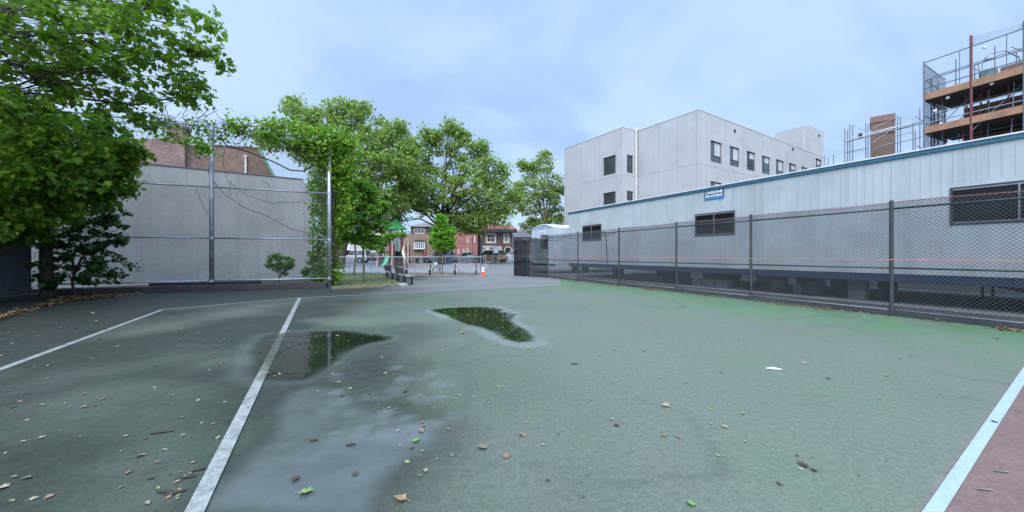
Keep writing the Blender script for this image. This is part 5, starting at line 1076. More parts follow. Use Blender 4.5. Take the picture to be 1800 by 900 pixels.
# ================================================================== PERSON
def person():
    Y = 42.0; p = A(746.5, 448, Y); z = gz(Y)
    t = thing('person', 'person in a red sweatshirt and dark trousers standing beyond the playground fence', 'person', (p.x, Y, z))
    J = [((0, 0, .96), .125), ((0, 0, 1.14), .135), ((0, 0, 1.34), .15), ((0, .01, 1.46), .10), ((0, 0, 1.53), .055), ((0, -.015, 1.60), .075), ((0, -.02, 1.69), .088), ((0, -.01, 1.755), .06),
         ((-.19, 0, 1.42), .065), ((-.25, -.01, 1.17), .052), ((-.24, -.09, .95), .04), ((-.235, -.12, .87), .04), ((.19, 0, 1.42), .065), ((.26, .01, 1.17), .052), ((.22, -.10, .98), .04), ((.20, -.14, .91), .04),
         ((-.10, 0, .88), .105), ((-.11, -.01, .50), .07), ((-.12, .02, .09), .048), ((-.125, -.13, .04), .04), ((.10, 0, .88), .105), ((.12, -.03, .50), .07), ((.13, .02, .09), .048), ((.14, -.13, .04), .04)]
    E = [(0, 1), (1, 2), (2, 3), (3, 4), (4, 5), (5, 6), (6, 7), (3, 8), (8, 9), (9, 10), (10, 11), (3, 12), (12, 13), (13, 14), (14, 15), (0, 16), (16, 17), (17, 18), (18, 19), (0, 20), (20, 21), (21, 22), (22, 23)]
    n = len(J)
    for hs, (hx, hy, hz) in ((11, J[11][0]), (15, J[15][0])):   # five separate fingers on each hand
        for k, (dx, dy, L_) in enumerate(((-.028, .0, .07), (-.01, -.012, .085), (.01, -.012, .08), (.026, -.002, .062), (.035, -.03, .045))):
            J.append(((hx + dx, hy + dy, hz - .045), .010)); J.append(((hx + dx * 1.1, hy + dy - .008, hz - .045 - L_ * .55), .009)); J.append(((hx + dx * 1.1, hy + dy - .025, hz - .045 - L_), .007))
            E += [(hs, n), (n, n + 1), (n + 1, n + 2)]; n += 3
    me = bpy.data.meshes.new('sk'); me.from_pydata([j[0] for j in J], E, []); o = bpy.data.objects.new('sk', me); COL.objects.link(o)
    md = o.modifiers.new('s', 'SKIN'); sv = me.skin_vertices[0].data
    for i, j in enumerate(J): sv[i].radius = (j[1], j[1] * (.72 if i < 3 else 1))
    sv[0].use_root = True; o.modifiers.new('u', 'SUBSURF').levels = 1
    dg = bpy.context.evaluated_depsgraph_get(); m2 = bpy.data.meshes.new_from_object(o.evaluated_get(dg)); bpy.data.objects.remove(o)
    skin = mat('skin', (.46, .27, .20), .6, .1); shirt = mat('red_sweatshirt', (.34, .025, .035), .85, .2, 6); trous = mat('dark_trousers', (.025, .025, .03), .85, .2, 6); shoe = mat('grey_shoe', (.25, .25, .25), .7, .1)
    m2.materials.clear(); [m2.materials.append(m) for m in (skin, shirt, trous, shoe)]
    for f in m2.polygons:
        c = f.center; arm = abs(c.x) > .17 and c.z > .8
        f.material_index = 3 if c.z < .1 else 1 if ((arm and c.z > .99) or (not arm and .93 < c.z < 1.49)) else 2 if (not arm and c.z <= .93) else 0; f.use_smooth = True
    M = Matrix.Translation((p.x, Y, z)); m2.transform(M); m2.name = 'body'; link('body', m2, t)
    T = lambda x, y, zz: Vector((p.x + x, Y + y, z + zz))
    o = MB(); o.tube([T(0, -.105, 1.685), T(0, -.135, 1.655), T(0, -.105, 1.645)], [.01, .018, .012], 6); o.build('nose', skin, t)
    for sx in (-1, 1): MB().disc(T(sx * .034, -.105, 1.69), (0, 1, 0), .012, .012, 8).build('eye', mat('dark_eye', (.03, .02, .02), .3), t); MB().disc(T(sx * .092, -.01, 1.675), (1, 0, 0), .03, .016, 10).build('ear', skin, t)
    MB().box(p.x - .026, p.x + .026, Y - .103, Y - .094, z + 1.618, z + 1.626).build('mouth', mat('lip', (.3, .1, .09), .5), t)
    bm = bmesh.new(); bmesh.ops.create_uvsphere(bm, u_segments=14, v_segments=8, radius=.098); bmesh.ops.delete(bm, geom=[v for v in bm.verts if v.co.z < .015 or (v.co.y < -.06 and v.co.z < .06)], context='VERTS'); hm = bpy.data.meshes.new('hair'); bm.to_mesh(hm); bm.free(); hm.transform(Matrix.Translation(T(0, -.005, 1.69))); hm.materials.append(mat('short_grey_hair', (.24, .2, .18), .8, .2)); link('hair', hm, t)
    MB().box(p.x - .02, p.x + .1, Y - .152, Y - .146, z + 1.16, z + 1.27).build('shirt_print', mat('pale_print', (.6, .55, .55), .7), t)
person()
# ================================================================== TREES
bark = mat('dark_bark', (.05, .04, .033), .9, .4, 4, fine=.5); bark_g = mat('grey_green_bark', (.17, .165, .12), .9, .45, 3, fine=.3, tint=(.24, .22, .15)); bark_s = mat('grey_sapling_bark', (.16, .13, .10), .9, .3, 5, fine=.3)
lm_maple = leaf_mat('maple_leaf', [(0, (.055, .125, .012)), (.5, (.125, .235, .02)), (.85, (.20, .33, .03)), (1, (.32, .43, .05))], .52)
lm_low = leaf_mat('shade_maple_leaf', [(0, (.05, .12, .012)), (.5, (.11, .23, .018)), (.85, (.21, .36, .03)), (1, (.36, .48, .05))], .46)
lm_plane = leaf_mat('plane_tree_leaf', [(0, (.14, .21, .045)), (.5, (.25, .345, .085)), (.85, (.36, .455, .13)), (1, (.46, .54, .20))], .52)
lm_sap = leaf_mat('sapling_leaf', [(0, (.07, .18, .018)), (.5, (.12, .28, .025)), (1, (.24, .42, .06))], .48)
lm_lime = leaf_mat('lime_leaf', [(0, (.10, .29, .02)), (.5, (.16, .40, .03)), (1, (.25, .50, .07))], .45)
lm_vine = leaf_mat('vine_leaf', [(0, (.09, .20, .018)), (.5, (.18, .35, .03)), (1, (.36, .52, .085))], .5)
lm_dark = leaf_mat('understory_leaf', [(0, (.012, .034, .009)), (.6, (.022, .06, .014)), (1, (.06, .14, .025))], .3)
# overhanging maple, trunk just outside the left edge
Y = 9.5
bl = [PB(x, y, r, Y, dy) for x, y, r, dy in ((330, 45, 58, .5), (250, 20, 75, -.4), (345, 100, 42, .3), (345, 165, 36, .6), (260, 110, 75, 0), (180, 60, 85, -.8), (240, 190, 55, .8), (150, 140, 80, .5), (90, 60, 95, -.5), (60, 170, 90, .4), (0, 80, 110, -.6), (-40, 190, 110, .6), (130, -30, 110, .8), (260, -55, 80, 1.0), (0, -70, 140, .5), (-140, 50, 150, -.5), (-120, 180, 140, 1), (-250, -40, 170, .5), (120, -150, 150, 1.2), (-100, -190, 180, .6), (-300, 120, 150, 1.5), (-330, -200, 190, .8))] + [((-12.5, 5.5, 7.4), (2.6, 2.6, 1.7)), ((-16, 5, 7), (3, 3, 2)), ((-10, 6.2, 9), (2.4, 2.4, 1.6)), ((-13, 2.5, 7.5), (3, 2.6, 1.8)), ((-17, 9, 5.6), (2.4, 2.6, 1.8)), ((-18, 7, 8.5), (3, 3, 2)), ((-9.5, 3.5, 9), (2.2, 2.2, 1.5))]  # out-of-view blobs added so the crown shades the left court
tree('maple_tree', 'large overhanging maple filling the upper left corner with dark branches against sky', (-18.2, 8.0, 0), .30, (-17.0, 8.3, 6.4), bl, lm_maple, bark, .145, 24, 20, .38, MAPLE, 3, droop=.15, twig=.011, limb_r=.22)
# dense lower maple at the fence corner
Y = 11.6
bl = [PB(x, y, r, Y, dy) for x, y, r, dy in ((40, 240, 80, 0), (130, 260, 75, -.4), (188, 285, 46, -.6), (198, 240, 38, .4), (60, 320, 75, -.5), (150, 325, 60, -.3), (-30, 300, 110, 0), (-60, 220, 110, .4), (192, 330, 28, -.2), (214, 300, 18, -.3), (232, 264, 20, -.3), (-160, 280, 120, .2), (10, 370, 60, -.8), (100, 352, 50, -.9), (-40, 390, 60, -1), (30, 395, 36, -.6), (40, 250, 90, -2.6), (110, 275, 50, -2.2), (-60, 300, 120, -2.8), (-160, 240, 140, -3.5), (40, 335, 50, -2.0), (-200, 330, 120, -2))]  # nearer and out-of-view blobs added to shade the wall's left corner
bx = A(84, 448, 12.2)
tree('maple_tree', 'dense low maple with a dark trunk growing at the shaded fence corner', (bx.x, 12.2, 0), .15, (bx.x - .1, 12.1, 4.4), bl, lm_low, bark, .15, 44, 23, .46, MAPLE, 5, droop=.3, limb_r=.3, lean=(.012, 0, 0))
Y = 12.4
bl = [PB(x, y, r, Y, dy) for x, y, r, dy in ((120, 430, 38, 0), (165, 425, 34, .1), (205, 425, 22, .1), (140, 465, 40, -.1), (185, 462, 32, 0), (95, 470, 30, .1), (110, 495, 24, .0), (170, 490, 28, 0), (110, 395, 40, .2), (165, 392, 36, .2), (205, 398, 26, .2), (75, 420, 40, .2), (130, 365, 40, .3), (190, 366, 26, .3))]  # near-black leaves carry the corner's shade; upper blobs cover the shaded wall
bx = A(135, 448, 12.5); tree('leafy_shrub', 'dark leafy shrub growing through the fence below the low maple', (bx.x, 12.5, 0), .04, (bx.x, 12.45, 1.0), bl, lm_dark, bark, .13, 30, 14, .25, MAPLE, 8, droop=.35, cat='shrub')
pts = scatter([tuple(A(-60, 448, 11.0))[:2], tuple(A(70, 448, 12.9))[:2], tuple(A(40, 448, 13.4))[:2], tuple(A(-80, 448, 12.2))[:2]], 700, .2, rng); pts[:, 2] = rng.uniform(.02, .55, len(pts)); litter('leaf_litter', 'heap of brown dead leaves against the shaded corrugated fence', pts, .11)
pile = g2((-60, 566), (40, 545), (110, 524), (200, 519), (255, 517), (190, 524), (120, 532), (60, 546), (-20, 570), (-60, 590))
pts = scatter(pile, 1500, .02, rng); pts[:, 2] = rng.uniform(.012, .07, len(pts)); litter('leaf_litter', 'drift of orange brown fallen leaves at the shaded left corner', pts, .085)
# street plane trees
Y = 37.0
bl = [PB(x, y, r, Y, dy) for x, y, r, dy in ((540, 205, 34, 0), (575, 215, 36, 1), (510, 245, 34, -1), (615, 215, 38, 0), (655, 230, 36, 1), (690, 240, 26, .5), (600, 265, 45, -2), (650, 285, 45, -1), (560, 280, 40, 1), (690, 290, 34, -1), (620, 330, 44, 0), (670, 335, 38, -1), (575, 335, 38, 0), (640, 375, 34, 1), (690, 365, 24, 0), (590, 380, 30, 0), (470, 245, 22, -1), (715, 265, 22, 0), (712, 305, 26, 0), (722, 330, 28, 2), (700, 345, 28, 1), (668, 262, 30, 0), (640, 195, 16, 1), (515, 185, 16, 1), (600, 190, 16, 0), (705, 225, 14, 0))]
tb = A(598, 448, Y)
tree('plane_tree', 'broad street tree rising behind the vine covered fence post', (tb.x, Y, gz(Y)), .36, (tb.x + .6, Y, 7.2), bl, lm_plane, bark, .28, 58, 11, .95, PLANE, 21, 'street trees with mottled trunks', flatz=.7, limb_r=.36)
Y = 43.0
bl = [PB(x, y, r, Y, dy) for x, y, r, dy in ((740, 260, 30, 0), (785, 245, 34, 1), (825, 268, 34, 0), (860, 300, 34, -1), (885, 335, 30, 0), (875, 370, 32, -1), (835, 325, 45, -2), (785, 300, 45, 1), (735, 305, 38, 0), (705, 300, 30, -1), (765, 345, 40, -2), (815, 370, 38, 0), (845, 385, 26, -1), (710, 345, 30, 1), (690, 385, 24, 1), (735, 365, 20, 2), (790, 225, 16, 0), (810, 235, 14, 0), (755, 235, 16, 0), (905, 350, 16, 0), (845, 262, 16, 0), (880, 300, 14, 0), (720, 260, 18, 0), (800, 395, 22, 0), (722, 285, 26, 1), (715, 325, 28, 0), (700, 365, 24, 1), (728, 345, 22, -1))]
tb = A(773, 448, Y)
tree('plane_tree', 'largest street tree with wide crown and forked dark limbs behind the lime green tree', (tb.x, Y, gz(Y)), .48, (tb.x + .6, Y, 6.2), bl, lm_plane, bark, .29, 56, 11, 1.0, PLANE, 22, 'street trees with mottled trunks', flatz=.7, limb_r=.36)
Y = 46.0
bl = [PB(x, y, r, Y, dy) for x, y, r, dy in ((830, 350, 26, 0), (860, 335, 28, 1), (880, 365, 24, 0), (838, 385, 20, -1), (812, 385, 18, -1), (856, 375, 26, 1), (822, 402, 14, -1))]
tb = A(843.5, 448, Y)
tree('plane_tree', 'darker street tree whose trunk stands between the salmon and brown houses', (tb.x, Y, gz(Y)), .33, (tb.x - .2, Y, 5.6), bl, lm_low, bark, .28, 40, 11, 1.0, PLANE, 23, 'street trees with mottled trunks')
Y = 50.0
bl = [PB(x, y, r, Y, dy) for x, y, r, dy in ((955, 290, 20, 0), (930, 305, 20, 1), (972, 318, 22, 0), (940, 335, 26, -1), (912, 330, 14, 0), (965, 350, 24, 0), (925, 365, 20, -1), (955, 382, 26, 1), (985, 378, 22, 0), (935, 395, 18, 0), (990, 335, 12, 0), (968, 400, 26, 0), (920, 290, 10, 0), (958, 272, 9, 0))]
tb = A(958, 448, Y)
tree('plane_tree', 'street tree with upright open crown against the left end of the pale concrete building', (tb.x, Y, gz(Y)), .36, (tb.x - .2, Y, 7.0), bl, lm_plane, bark_g, .28, 46, 12, 1.0, PLANE, 24, 'street trees with mottled trunks')
# saplings in the planting bed
tb = G(640, 498); Y = tb.y
bl = [PB(x, y, r, Y, dy) for x, y, r, dy in ((635, 350, 30, 0), (610, 375, 30, .2), (650, 380, 26, -.2), (620, 405, 30, -.2), (640, 420, 22, 0), (595, 410, 22, .1), (668, 395, 16, 0), (630, 330, 18, 0), (655, 425, 14, 0), (645, 332, 20, 0), (665, 362, 22, .1), (602, 345, 22, .1), (618, 325, 14, 0))]
tree('young_tree', 'nearer sapling with slim trunk and dense green crown in the planting bed', (tb.x, tb.y, .05), .055, (tb.x - .02, tb.y, 3.2), bl, lm_sap, bark_s, .125, 60, 28, .28, MAPLE, 31, 'slim young trees', twig=.006)
tb = G(622, 485.5); Y = tb.y
bl = [PB(x, y, r, Y, dy) for x, y, r, dy in ((600, 420, 26, 0), (622, 400, 30, .3), (585, 395, 22, 0), (645, 410, 20, 0), (672, 420, 14, 0), (690, 414, 9, -.2), (706, 413, 7, -.3), (664, 438, 10, 0), (600, 370, 26, 0))]
tree('young_tree', 'farther sapling with slim dark trunk left of the play tower', (tb.x, tb.y, .05), .07, (tb.x, tb.y, 3.0), bl, lm_sap, bark_s, .14, 40, 22, .34, MAPLE, 32, 'slim young trees', twig=.007)
tb = G(777, 482.3); Y = tb.y
bl = [PB(x, y, r, Y, dy) for x, y, r, dy in ((777, 393, 15, 0), (768, 405, 15, .1), (787, 405, 15, 0), (777, 417, 17, -.2), (764, 421, 12, 0), (791, 421, 12, 0), (773, 432, 12, 0), (788, 433, 11, 0), (776, 384, 8, 0))]
tree('young_tree', 'small lime green tree with a round bright crown standing between the facing benches', (tb.x, tb.y, .02), .055, (tb.x, tb.y, 2.9), bl, lm_lime, bark_s, .13, 60, 30, .27, PLANE, 33, 'slim young trees', twig=.006)
# plants at the foot of the wall, behind the fence
tb = A(492, 448, 17.0); Y = 17.0
bl = [PB(x, y, r, Y, dy) for x, y, r, dy in ((487, 455, 14, 0), (503, 462, 16, 0), (495, 475, 12, 0), (515, 462, 9, 0), (478, 462, 7, 0))]
tree('leafy_shrub', 'small leafy plant sprouting in front of the grey wall near the pipe', (tb.x, Y, 0), .025, (tb.x, Y, .5), bl, lm_sap, bark_s, .12, 50, 18, .18, MAPLE, 41, 'plants at the wall foot', cat='shrub', twig=.006)
tb = A(555, 448, 17.6); Y = 17.6
bl = [PB(x, y, r, Y, dy) for x, y, r, dy in ((548, 450, 14, 0), (562, 440, 16, 0), (556, 470, 18, 0), (540, 478, 10, 0), (568, 470, 12, 0), (562, 488, 12, 0))]
tree('leafy_shrub', 'thicker leafy plant beside the fence corner post at the wall end', (tb.x, Y, 0), .03, (tb.x, Y, .6), bl, lm_sap, bark_s, .12, 44, 18, .2, MAPLE, 42, 'plants at the wall foot', cat='shrub', twig=.006)
# climbing vine on the fence corner
def vine():
    rg = np.random.default_rng(50); t = thing('climbing_vine', 'bright leafy vine draped over the top rail and corner post of the high fence', 'vine', fence_R + Vector((.2, .3, 0)))
    pts = []
    def cl(px, py, Y, n, r, rz=None):
        c = np.array(A(px, py, Y)); q = rg.normal(0, 1, (n, 3)) * np.array([r, r * .8, (rz or r) ]) * .5; pts.append(c + q)
    along = lambda px: fence_R.y + (fence_L.y - fence_R.y) * (579 - px) / 207
    for k in range(240):
        px = rg.uniform(385, 615); y0 = 213 + (px - 372) * .145; Y = along(px); dn = rg.uniform(-14, 12) * (1.5 if px > 470 else 1)
        if rg.uniform() > .25 + .75 * smooth(430, 540, px) + .35 * math.sin(px * .11) : continue
        cl(px, y0 + dn + 2, Y + rg.normal(0, .2), 16, .30)
    for k in range(170):                             # thick mass hanging either side of the post
        px = rg.normal(588, 20); py = rg.uniform(238, 300); cl(px, py, 16.8 + rg.normal(0, .25), 18, .32)
    for k in range(60): px = rg.uniform(505, 570); py = 255 + rg.uniform(-8, 30) * (px - 480) / 80; cl(px, py, 16.3, 12, .25)
    for k in range(210):
        py = 290 + 205 * rg.uniform() ** 1.25; q_ = smooth(350, 430, py); w = 18 - 11 * q_; px = 602 - 18 * q_ + rg.normal(0, w * .62); cl(px, py, 17.2 + rg.normal(0, .25), 15, .32)
    for k in range(170): py = rg.uniform(296, 492); cl(560 + rg.normal(0, 8), py, 17.4 + rg.normal(0, .2), 10, .28)
    leaves('foliage', np.concatenate(pts), .15, lm_vine, t, PLANE, rg, .2)
    o = MB()
    for k in range(5):
        p = [A(584 + rg.normal(0, 4), py, 16.75 + rg.normal(0, .08)) for py in range(505, 240, -24)]; o.tube(p, rg.uniform(.015, .03), 5)
    p = [A(x, y, along(x) - .05) for x, y in ((385, 240), (400, 257), (440, 268), (480, 284), (510, 299), (535, 301), (552, 288), (562, 266), (574, 248))]; o.tube(p, .032, 6)
    o.build('stem', bark, t)
    return t
vine()
def bare_vine():
    rg = np.random.default_rng(51); t = thing('bare_vine', 'tangle of bare twigs hanging from the top rail above the brick chimney', 'vine', fence_L)
    o = MB(); along = lambda px: fence_L.y + (fC.y - fence_L.y) * (372 - px) / 270
    for k in range(110):
        px = rg.uniform(265, 470); y0 = 213 + (px - 372) * (.145 if px > 372 else .05); Y = along(px) if px < 372 else fence_R.y + (fence_L.y - fence_R.y) * (579 - px) / 207
        p = []; x, y = px, y0 + rg.normal(0, 4); dx, dy = rg.normal(0, 5), rg.uniform(-4, 9)
        for j in range(6): p.append(A(x, y, Y + rg.normal(0, .05))); x += dx; y += dy; dx += rg.normal(0, 3); dy += rg.normal(.3, 2.5)
        o.tube(p, rg.uniform(.006, .013), 4)
    for pth in (((345, 330), (352, 350), (358, 365), (372, 385)), ((376, 320), (395, 342), (430, 365), (470, 380), (510, 402), (545, 410)), ((395, 262), (392, 285), (400, 318), (436, 345), (478, 357), (530, 355)), ((372, 270), (366, 300), (376, 340), (370, 380), (375, 420), (371, 460)), ((405, 318), (404, 332), (406, 345)), ((460, 318), (470, 322), (474, 330))):
        o.tube([A(x, y, (fence_R.y + (fence_L.y - fence_R.y) * (579 - x) / 207) + .04) for x, y in pth], .012, 4)
    o.build('twig', bark, t)
    pts = []
    for k in range(60): px = rg.uniform(275, 470); y0 = 225 + rg.uniform(-14, 34) ; Y = along(px) if px < 372 else fence_R.y + (fence_L.y - fence_R.y) * (579 - px) / 207; pts.append(np.array(A(px, y0, Y)) + rg.normal(0, 1, (7, 3)) * .13)
    for k in range(26): px = rg.uniform(325, 375); pts.append(np.array(A(px, 248 + (px - 325) * .38 + rg.normal(0, 4), 14.3)) + rg.normal(0, 1, (10, 3)) * .12)
    leaves('foliage', np.concatenate(pts), .14, lm_vine, t, PLANE, rg, .2)
bare_vine()
# ================================================================== FALLEN LEAVES AND TWIGS, one object each
def leaf_proto(kind, m, seed):
    r = random.Random(seed); tv, tf = (PLANE if kind == 'small' else MAPLE); o = MB(); curl = r.uniform(.25, .7)
    vs = []
    for v in tv:
        x, y, z = v; w = y * (1 if kind == 'maple' else .8); vs.append((x - .5, w, .10 + curl * (abs(w) ** 1.3) * (.7 if w > 0 else .35) + .18 * max(0, x - .5) * r.uniform(.3, 1)))
    o.add(vs, tf); o.tube([(-.5, 0, .1), (-.7, .05, .09), (-.85, .03, .03)], .018, 4); me = bpy.data.meshes.new('fallen_leaf'); me.from_pydata(o.v, [], o.f); me.materials.append(m); return me
brown = mat('brown_curled_leaf', (.19, .125, .08), .7, .4, 8); tan = mat('pale_tan_leaf', (.28, .24, .165), .7, .4, 8); oliv = mat('olive_green_leaf', (.20, .26, .08), .6, .3, 8); dkb = mat('dark_wet_leaf', (.06, .045, .03), .5, .4, 8); brite = mat('bright_green_leaf', (.13, .26, .06), .5, .25, 8); redb = mat('orange_brown_leaf', (.26, .155, .09), .7, .3, 8)
PROTO = {(k, m.name): [leaf_proto(k, m, s) for s in range(4)] for k in ('small', 'maple') for m in (brown, tan, oliv, dkb, brite, redb)}
LR = random.Random(77)
def put(px, py, kind, m, size, label, group=None, name='fallen_leaf'):
    me = LR.choice(PROTO[(kind, m.name)]); p = G(px, py); o = link(name, me)
    wet = any(sdf(np.array([p.x]), np.array([p.y]), q)[0] < .05 for q in (PUD1, PUD2))
    o.location = (p.x, p.y, .022 if wet else .018 if m is None else .009); s = size * LR.uniform(.42, .88); o.scale = (s, s * LR.uniform(.8, 1.1), s); o.rotation_euler = (LR.gauss(0, .12), LR.gauss(0, .12), LR.uniform(0, 6.28))
    o.location.z += -.02 * s; o.location.z = max(o.location.z, .008 if not wet else .022)
    return tag(o, label, 'leaf', group)
# singled out
put(846, 790, 'maple', brown, .15, 'curled brown leaf in a damp spot below the centre of the court'); put(540, 868, 'maple', oliv, .17, 'big olive green leaf lying in the shiny wet film by the bottom edge'); put(732, 776, 'maple', brite, .13, 'bright green leaf lying at the right tip of the shiny wet film'); put(1215, 888, 'maple', brite, .12, 'bright green leaf on the court at the bottom edge right of centre')
put(518, 845, 'maple', dkb, .13, 'dark brown leaf just above the big olive green leaf'); put(624, 835, 'maple', dkb, .10, 'dark crumpled leaf in the wet film right of the olive green leaf'); put(245, 804, 'maple', redb, .13, 'orange brown lobed leaf on the dark court left of the white centre line'); put(917, 766, 'maple', redb, .11, 'pale orange leaf on the dry court right of the curled brown leaf'); put(812, 586, 'maple', redb, .13, 'orange leaf lying between the two puddles'); put(1747, 743, 'maple', dkb, .10, 'dark leaf lying on the pale blue line at the right'); put(1750, 596, 'maple', dkb, .16, 'dark green leaf cluster on bright green paint near the right fence'); put(703, 880, 'small', redb, .10, 'orange leaf with a dark twig inside a damp ring by the bottom edge')
put(315, 863, 'small', redb, .075, 'small orange leaf beside a black twig left of the centre line'); put(84, 877, 'small', redb, .08, 'orange leaf nearest the lower left corner'); put(224, 834, 'small', redb, .07, 'small orange leaf below the orange brown lobed leaf')
ZONES = [  # (polygon px, n, label words)
 (((0, 660), (280, 555), (500, 535), (470, 610), (360, 830), (330, 890), (0, 895)), 95, 'on the dark court left of the white centre line'),
 (((500, 535), (760, 520), (780, 560), (640, 700), (460, 690), (420, 760), (470, 640)), 55, 'on the grey court around the left puddle'),
 (((640, 640), (900, 560), (960, 640), (950, 790), (760, 880), (660, 760)), 48, 'on the damp court right of the shiny wet film'),
 (((960, 520), (1400, 555), (1700, 620), (1560, 860), (960, 890), (930, 640)), 62, 'on the open green court towards the right fence'),
 (((780, 545), (880, 543), (930, 600), (850, 580)), 8, 'floating on the right puddle'),
 (((0, 560), (200, 528), (270, 540), (0, 640)), 34, 'on the shaded asphalt outside the left sideline')]
def inpoly(x, y, P):
    c = False
    for i in range(len(P)):
        a, b_ = P[i], P[i - 1]
        if (a[1] > y) != (b_[1] > y) and x < (b_[0] - a[0]) * (y - a[1]) / (b_[1] - a[1]) + a[0]: c = not c
    return c
for poly, n, words_ in ZONES:
    xs = [p[0] for p in poly]; ys = [p[1] for p in poly]; k = 0
    while k < n:
        x, y = LR.uniform(min(xs), max(xs)), LR.uniform(min(ys), max(ys))
        if not inpoly(x, y, poly): continue
        k += 1; m, w = LR.choices(((tan, 'pale tan'), (brown, 'brown'), (oliv, 'olive green'), (dkb, 'dark')), (5, 3, 2, 2))[0]
        kind = 'maple' if LR.random() < .3 else 'small'
        lab = f'small {w} fallen leaf {words_}'
        put(x, y, kind, m, LR.uniform(.035, .075) if kind == 'small' else LR.uniform(.06, .10), lab, f'{w} fallen leaves {words_}')
tw_m = mat('black_twig', (.02, .018, .016), .7, .2)
for k, (px, py, L_, a) in enumerate(((284, 762, .16, .3), (327, 842, .11, .35), (350, 828, .09, .4), (290, 868, .10, 0), (309, 869, .10, .5), (617, 684 + 100, .07, .2), (1010, 641, .10, 0), (552, 776, .06, .1))):
    p = G(px, py); o = MB().tube([p + Vector((-L_ / 2 * math.cos(a), -L_ / 2 * math.sin(a), .013)), p + Vector((.01, 0, .016)), p + Vector((L_ / 2 * math.cos(a), L_ / 2 * math.sin(a), .013))], [.008, .01, .006], 5)
    tag(o.build('twig', tw_m), ['longest black twig on the dark court left of the centre line', 'black twig just right of the lowest orange leaf', 'thin black twig closest to the centre line near the bottom', 'short black twig left of the lowest small orange leaf', 'slanted black twig touching a small orange leaf', 'tiny dark twig in the shiny wet film', 'dark seed pod right of the right puddle', 'tiny dark twig at the top of the wet film'][k], 'twig')
p = G(1360, 650); o = MB().add([p + Vector(v) for v in ((-.09, .03, .012), (.0, .02, .03), (.10, -.02, .012), (.09, -.05, .02), (-.01, -.01, .012), (-.08, .0, .018))], [(0, 1, 4, 5), (1, 2, 3, 4)]); tag(o.build('paper_scrap', mat('white_paper', (.78, .79, .8), .7, .05)), 'folded scrap of white paper on the green court right of centre', 'paper')
for px, py, lab in ((1758, 831, 'upper of two pale slivers on the brown court corner'), (1730, 863, 'lower of two pale slivers on the brown court corner')):
    p = G(px, py); tag(MB().add([p + Vector(v) for v in ((-.05, .012, .010), (.05, .0, .012), (.045, -.014, .014), (-.04, -.006, .018))], [(0, 1, 2, 3)]).build('wood_chip', tan), lab, 'chip')
# ================================================================== CAMERA, SKY, SUN
cam = bpy.data.cameras.new('camera'); cam.sensor_width = 36; cam.lens = 36 * F / 1800; cam.shift_y = (HY - 450) / 1800; cam.clip_end = 2000; cam.clip_start = .05
co = bpy.data.objects.new('camera', cam); COL.objects.link(co); co.location = (0, 0, CAMZ); co.rotation_euler = (R(90), 0, 0); S.camera = co
SUN_EL, SUN_AZ = 48, 188                                # degrees; azimuth measured clockwise from +Y, behind the camera to the right
w = bpy.data.worlds.new('World'); S.world = w; w.use_nodes = True; nt = w.node_tree; nt.nodes.clear()
out = nt.nodes.new('ShaderNodeOutputWorld'); bg = nt.nodes.new('ShaderNodeBackground'); bg.inputs['Strength'].default_value = .1
sky = nt.nodes.new('ShaderNodeTexSky'); sky.sky_type = 'NISHITA'; sky.sun_disc = False; sky.sun_elevation = R(SUN_EL); sky.sun_rotation = R(SUN_AZ); sky.air_density = 1.2; sky.dust_density = 2; sky.ozone_density = 1.5
tc = nt.nodes.new('ShaderNodeTexCoord'); sx = nt.nodes.new('ShaderNodeSeparateXYZ'); nt.links.new(tc.outputs['Generated'], sx.inputs[0])
dz = math_(nt, 'ADD', math_(nt, 'MAXIMUM', sx.outputs[2], 0), .22)
cb = nt.nodes.new('ShaderNodeCombineXYZ'); nt.links.new(math_(nt, 'DIVIDE', sx.outputs[0], dz), cb.inputs[0]); nt.links.new(math_(nt, 'DIVIDE', sx.outputs[1], dz), cb.inputs[1])
mp = nt.nodes.new('ShaderNodeMapping'); mp.inputs['Scale'].default_value = (.55, .8, 1); mp.inputs['Rotation'].default_value = (0, 0, R(25)); nt.links.new(cb.outputs[0], mp.inputs[0])
n1 = noise(nt, mp.outputs[0], 1.5, 9, .55, .6); n2 = noise(nt, mp.outputs[0], .7, 4, .5)
cl_ = mixc(nt, ramp(nt, n1, [(.36, (0, 0, 0)), (.62, (1, 1, 1))], 'EASE').outputs[0], (1.85, 2.68, 4.2), (2.62, 3.5, 4.8))
cl_ = mixc(nt, math_(nt, 'MULTIPLY', ramp(nt, n2, [(.4, (0, 0, 0)), (.7, (1, 1, 1))]).outputs[0], .35), cl_, (2.75, 3.6, 4.85))
cover = ramp(nt, n2, [(.2, (.80, .80, .80)), (.5, (.95, .95, .95))]).outputs[0]
skyc = mixc(nt, cover, sky.outputs[0], cl_)
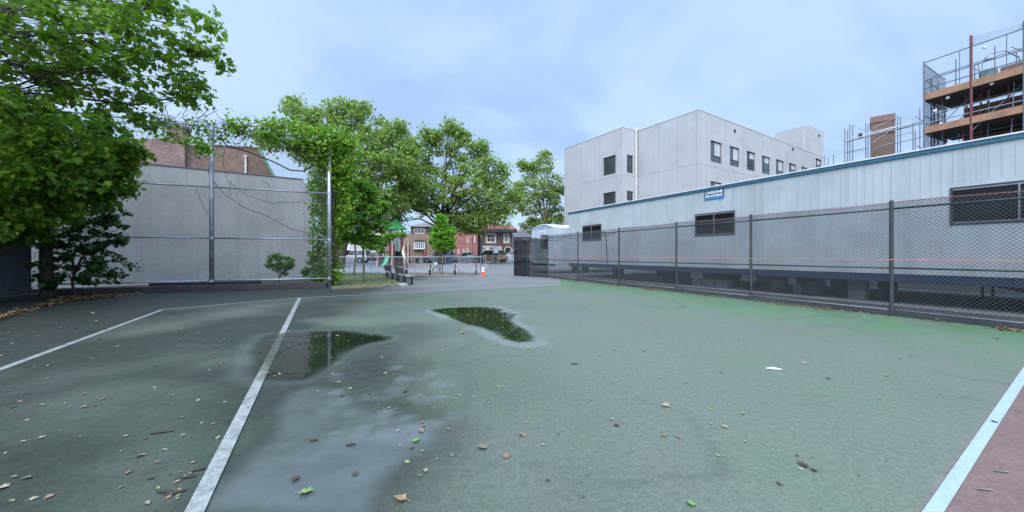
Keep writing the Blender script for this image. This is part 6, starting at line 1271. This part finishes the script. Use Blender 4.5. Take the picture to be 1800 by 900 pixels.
# an overcast sky is brightest overhead
zen = nt.nodes.new('ShaderNodeMapRange'); zen.interpolation_type = 'SMOOTHSTEP'; nt.links.new(sx.outputs[2], zen.inputs[0]); zen.inputs[1].default_value = .60; zen.inputs[2].default_value = .95; zen.inputs[3].default_value = 1.0; zen.inputs[4].default_value = 2.0
wz = mixc(nt, 1.0, skyc, (1, 1, 1), 'MULTIPLY'); v = N(nt, 'ShaderNodeVectorMath', operation='SCALE'); nt.links.new(wz, v.inputs[0]); nt.links.new(zen.outputs[0], v.inputs['Scale'])
# and thin overcast glows round the hidden sun, behind the camera
sd = Vector((math.sin(R(SUN_AZ)) * math.cos(R(SUN_EL)), math.cos(R(SUN_AZ)) * math.cos(R(SUN_EL)), math.sin(R(SUN_EL))))
dp = N(nt, 'ShaderNodeVectorMath', operation='DOT_PRODUCT'); nt.links.new(tc.outputs['Generated'], dp.inputs[0]); dp.inputs[1].default_value = sd
gl = nt.nodes.new('ShaderNodeMapRange'); gl.interpolation_type = 'SMOOTHSTEP'; nt.links.new(dp.outputs['Value'], gl.inputs[0]); gl.inputs[1].default_value = .15; gl.inputs[2].default_value = 1; gl.inputs[3].default_value = 1; gl.inputs[4].default_value = 2.6
v2 = N(nt, 'ShaderNodeVectorMath', operation='SCALE'); nt.links.new(v.outputs[0], v2.inputs[0]); nt.links.new(gl.outputs[0], v2.inputs['Scale'])
nt.links.new(v2.outputs[0], bg.inputs[0]); nt.links.new(bg.outputs[0], out.inputs[0])
ld = bpy.data.lights.new('sun', 'SUN'); ld.energy = 1.45; ld.angle = R(48); ld.color = (1, .92, .80)
lo = bpy.data.objects.new('sun', ld); COL.objects.link(lo); lo.location = (0, 0, 50)
el, az = R(SUN_EL), R(SUN_AZ); d = Vector((math.sin(az) * math.cos(el), math.cos(az) * math.cos(el), math.sin(el))); lo.rotation_euler = (-d).to_track_quat('-Z', 'Y').to_euler()
vs = S.view_settings; vs.view_transform = 'Standard'; vs.look = 'None'; vs.exposure = 1.2; vs.gamma = 1; vs.use_curve_mapping = False
S.render.engine = 'CYCLES'; S.cycles.max_bounces = 8; S.cycles.transparent_max_bounces = 24; S.cycles.diffuse_bounces = 3; S.cycles.glossy_bounces = 3; S.cycles.use_denoising = True
S.cycles.caustics_reflective = False; S.cycles.caustics_refractive = False
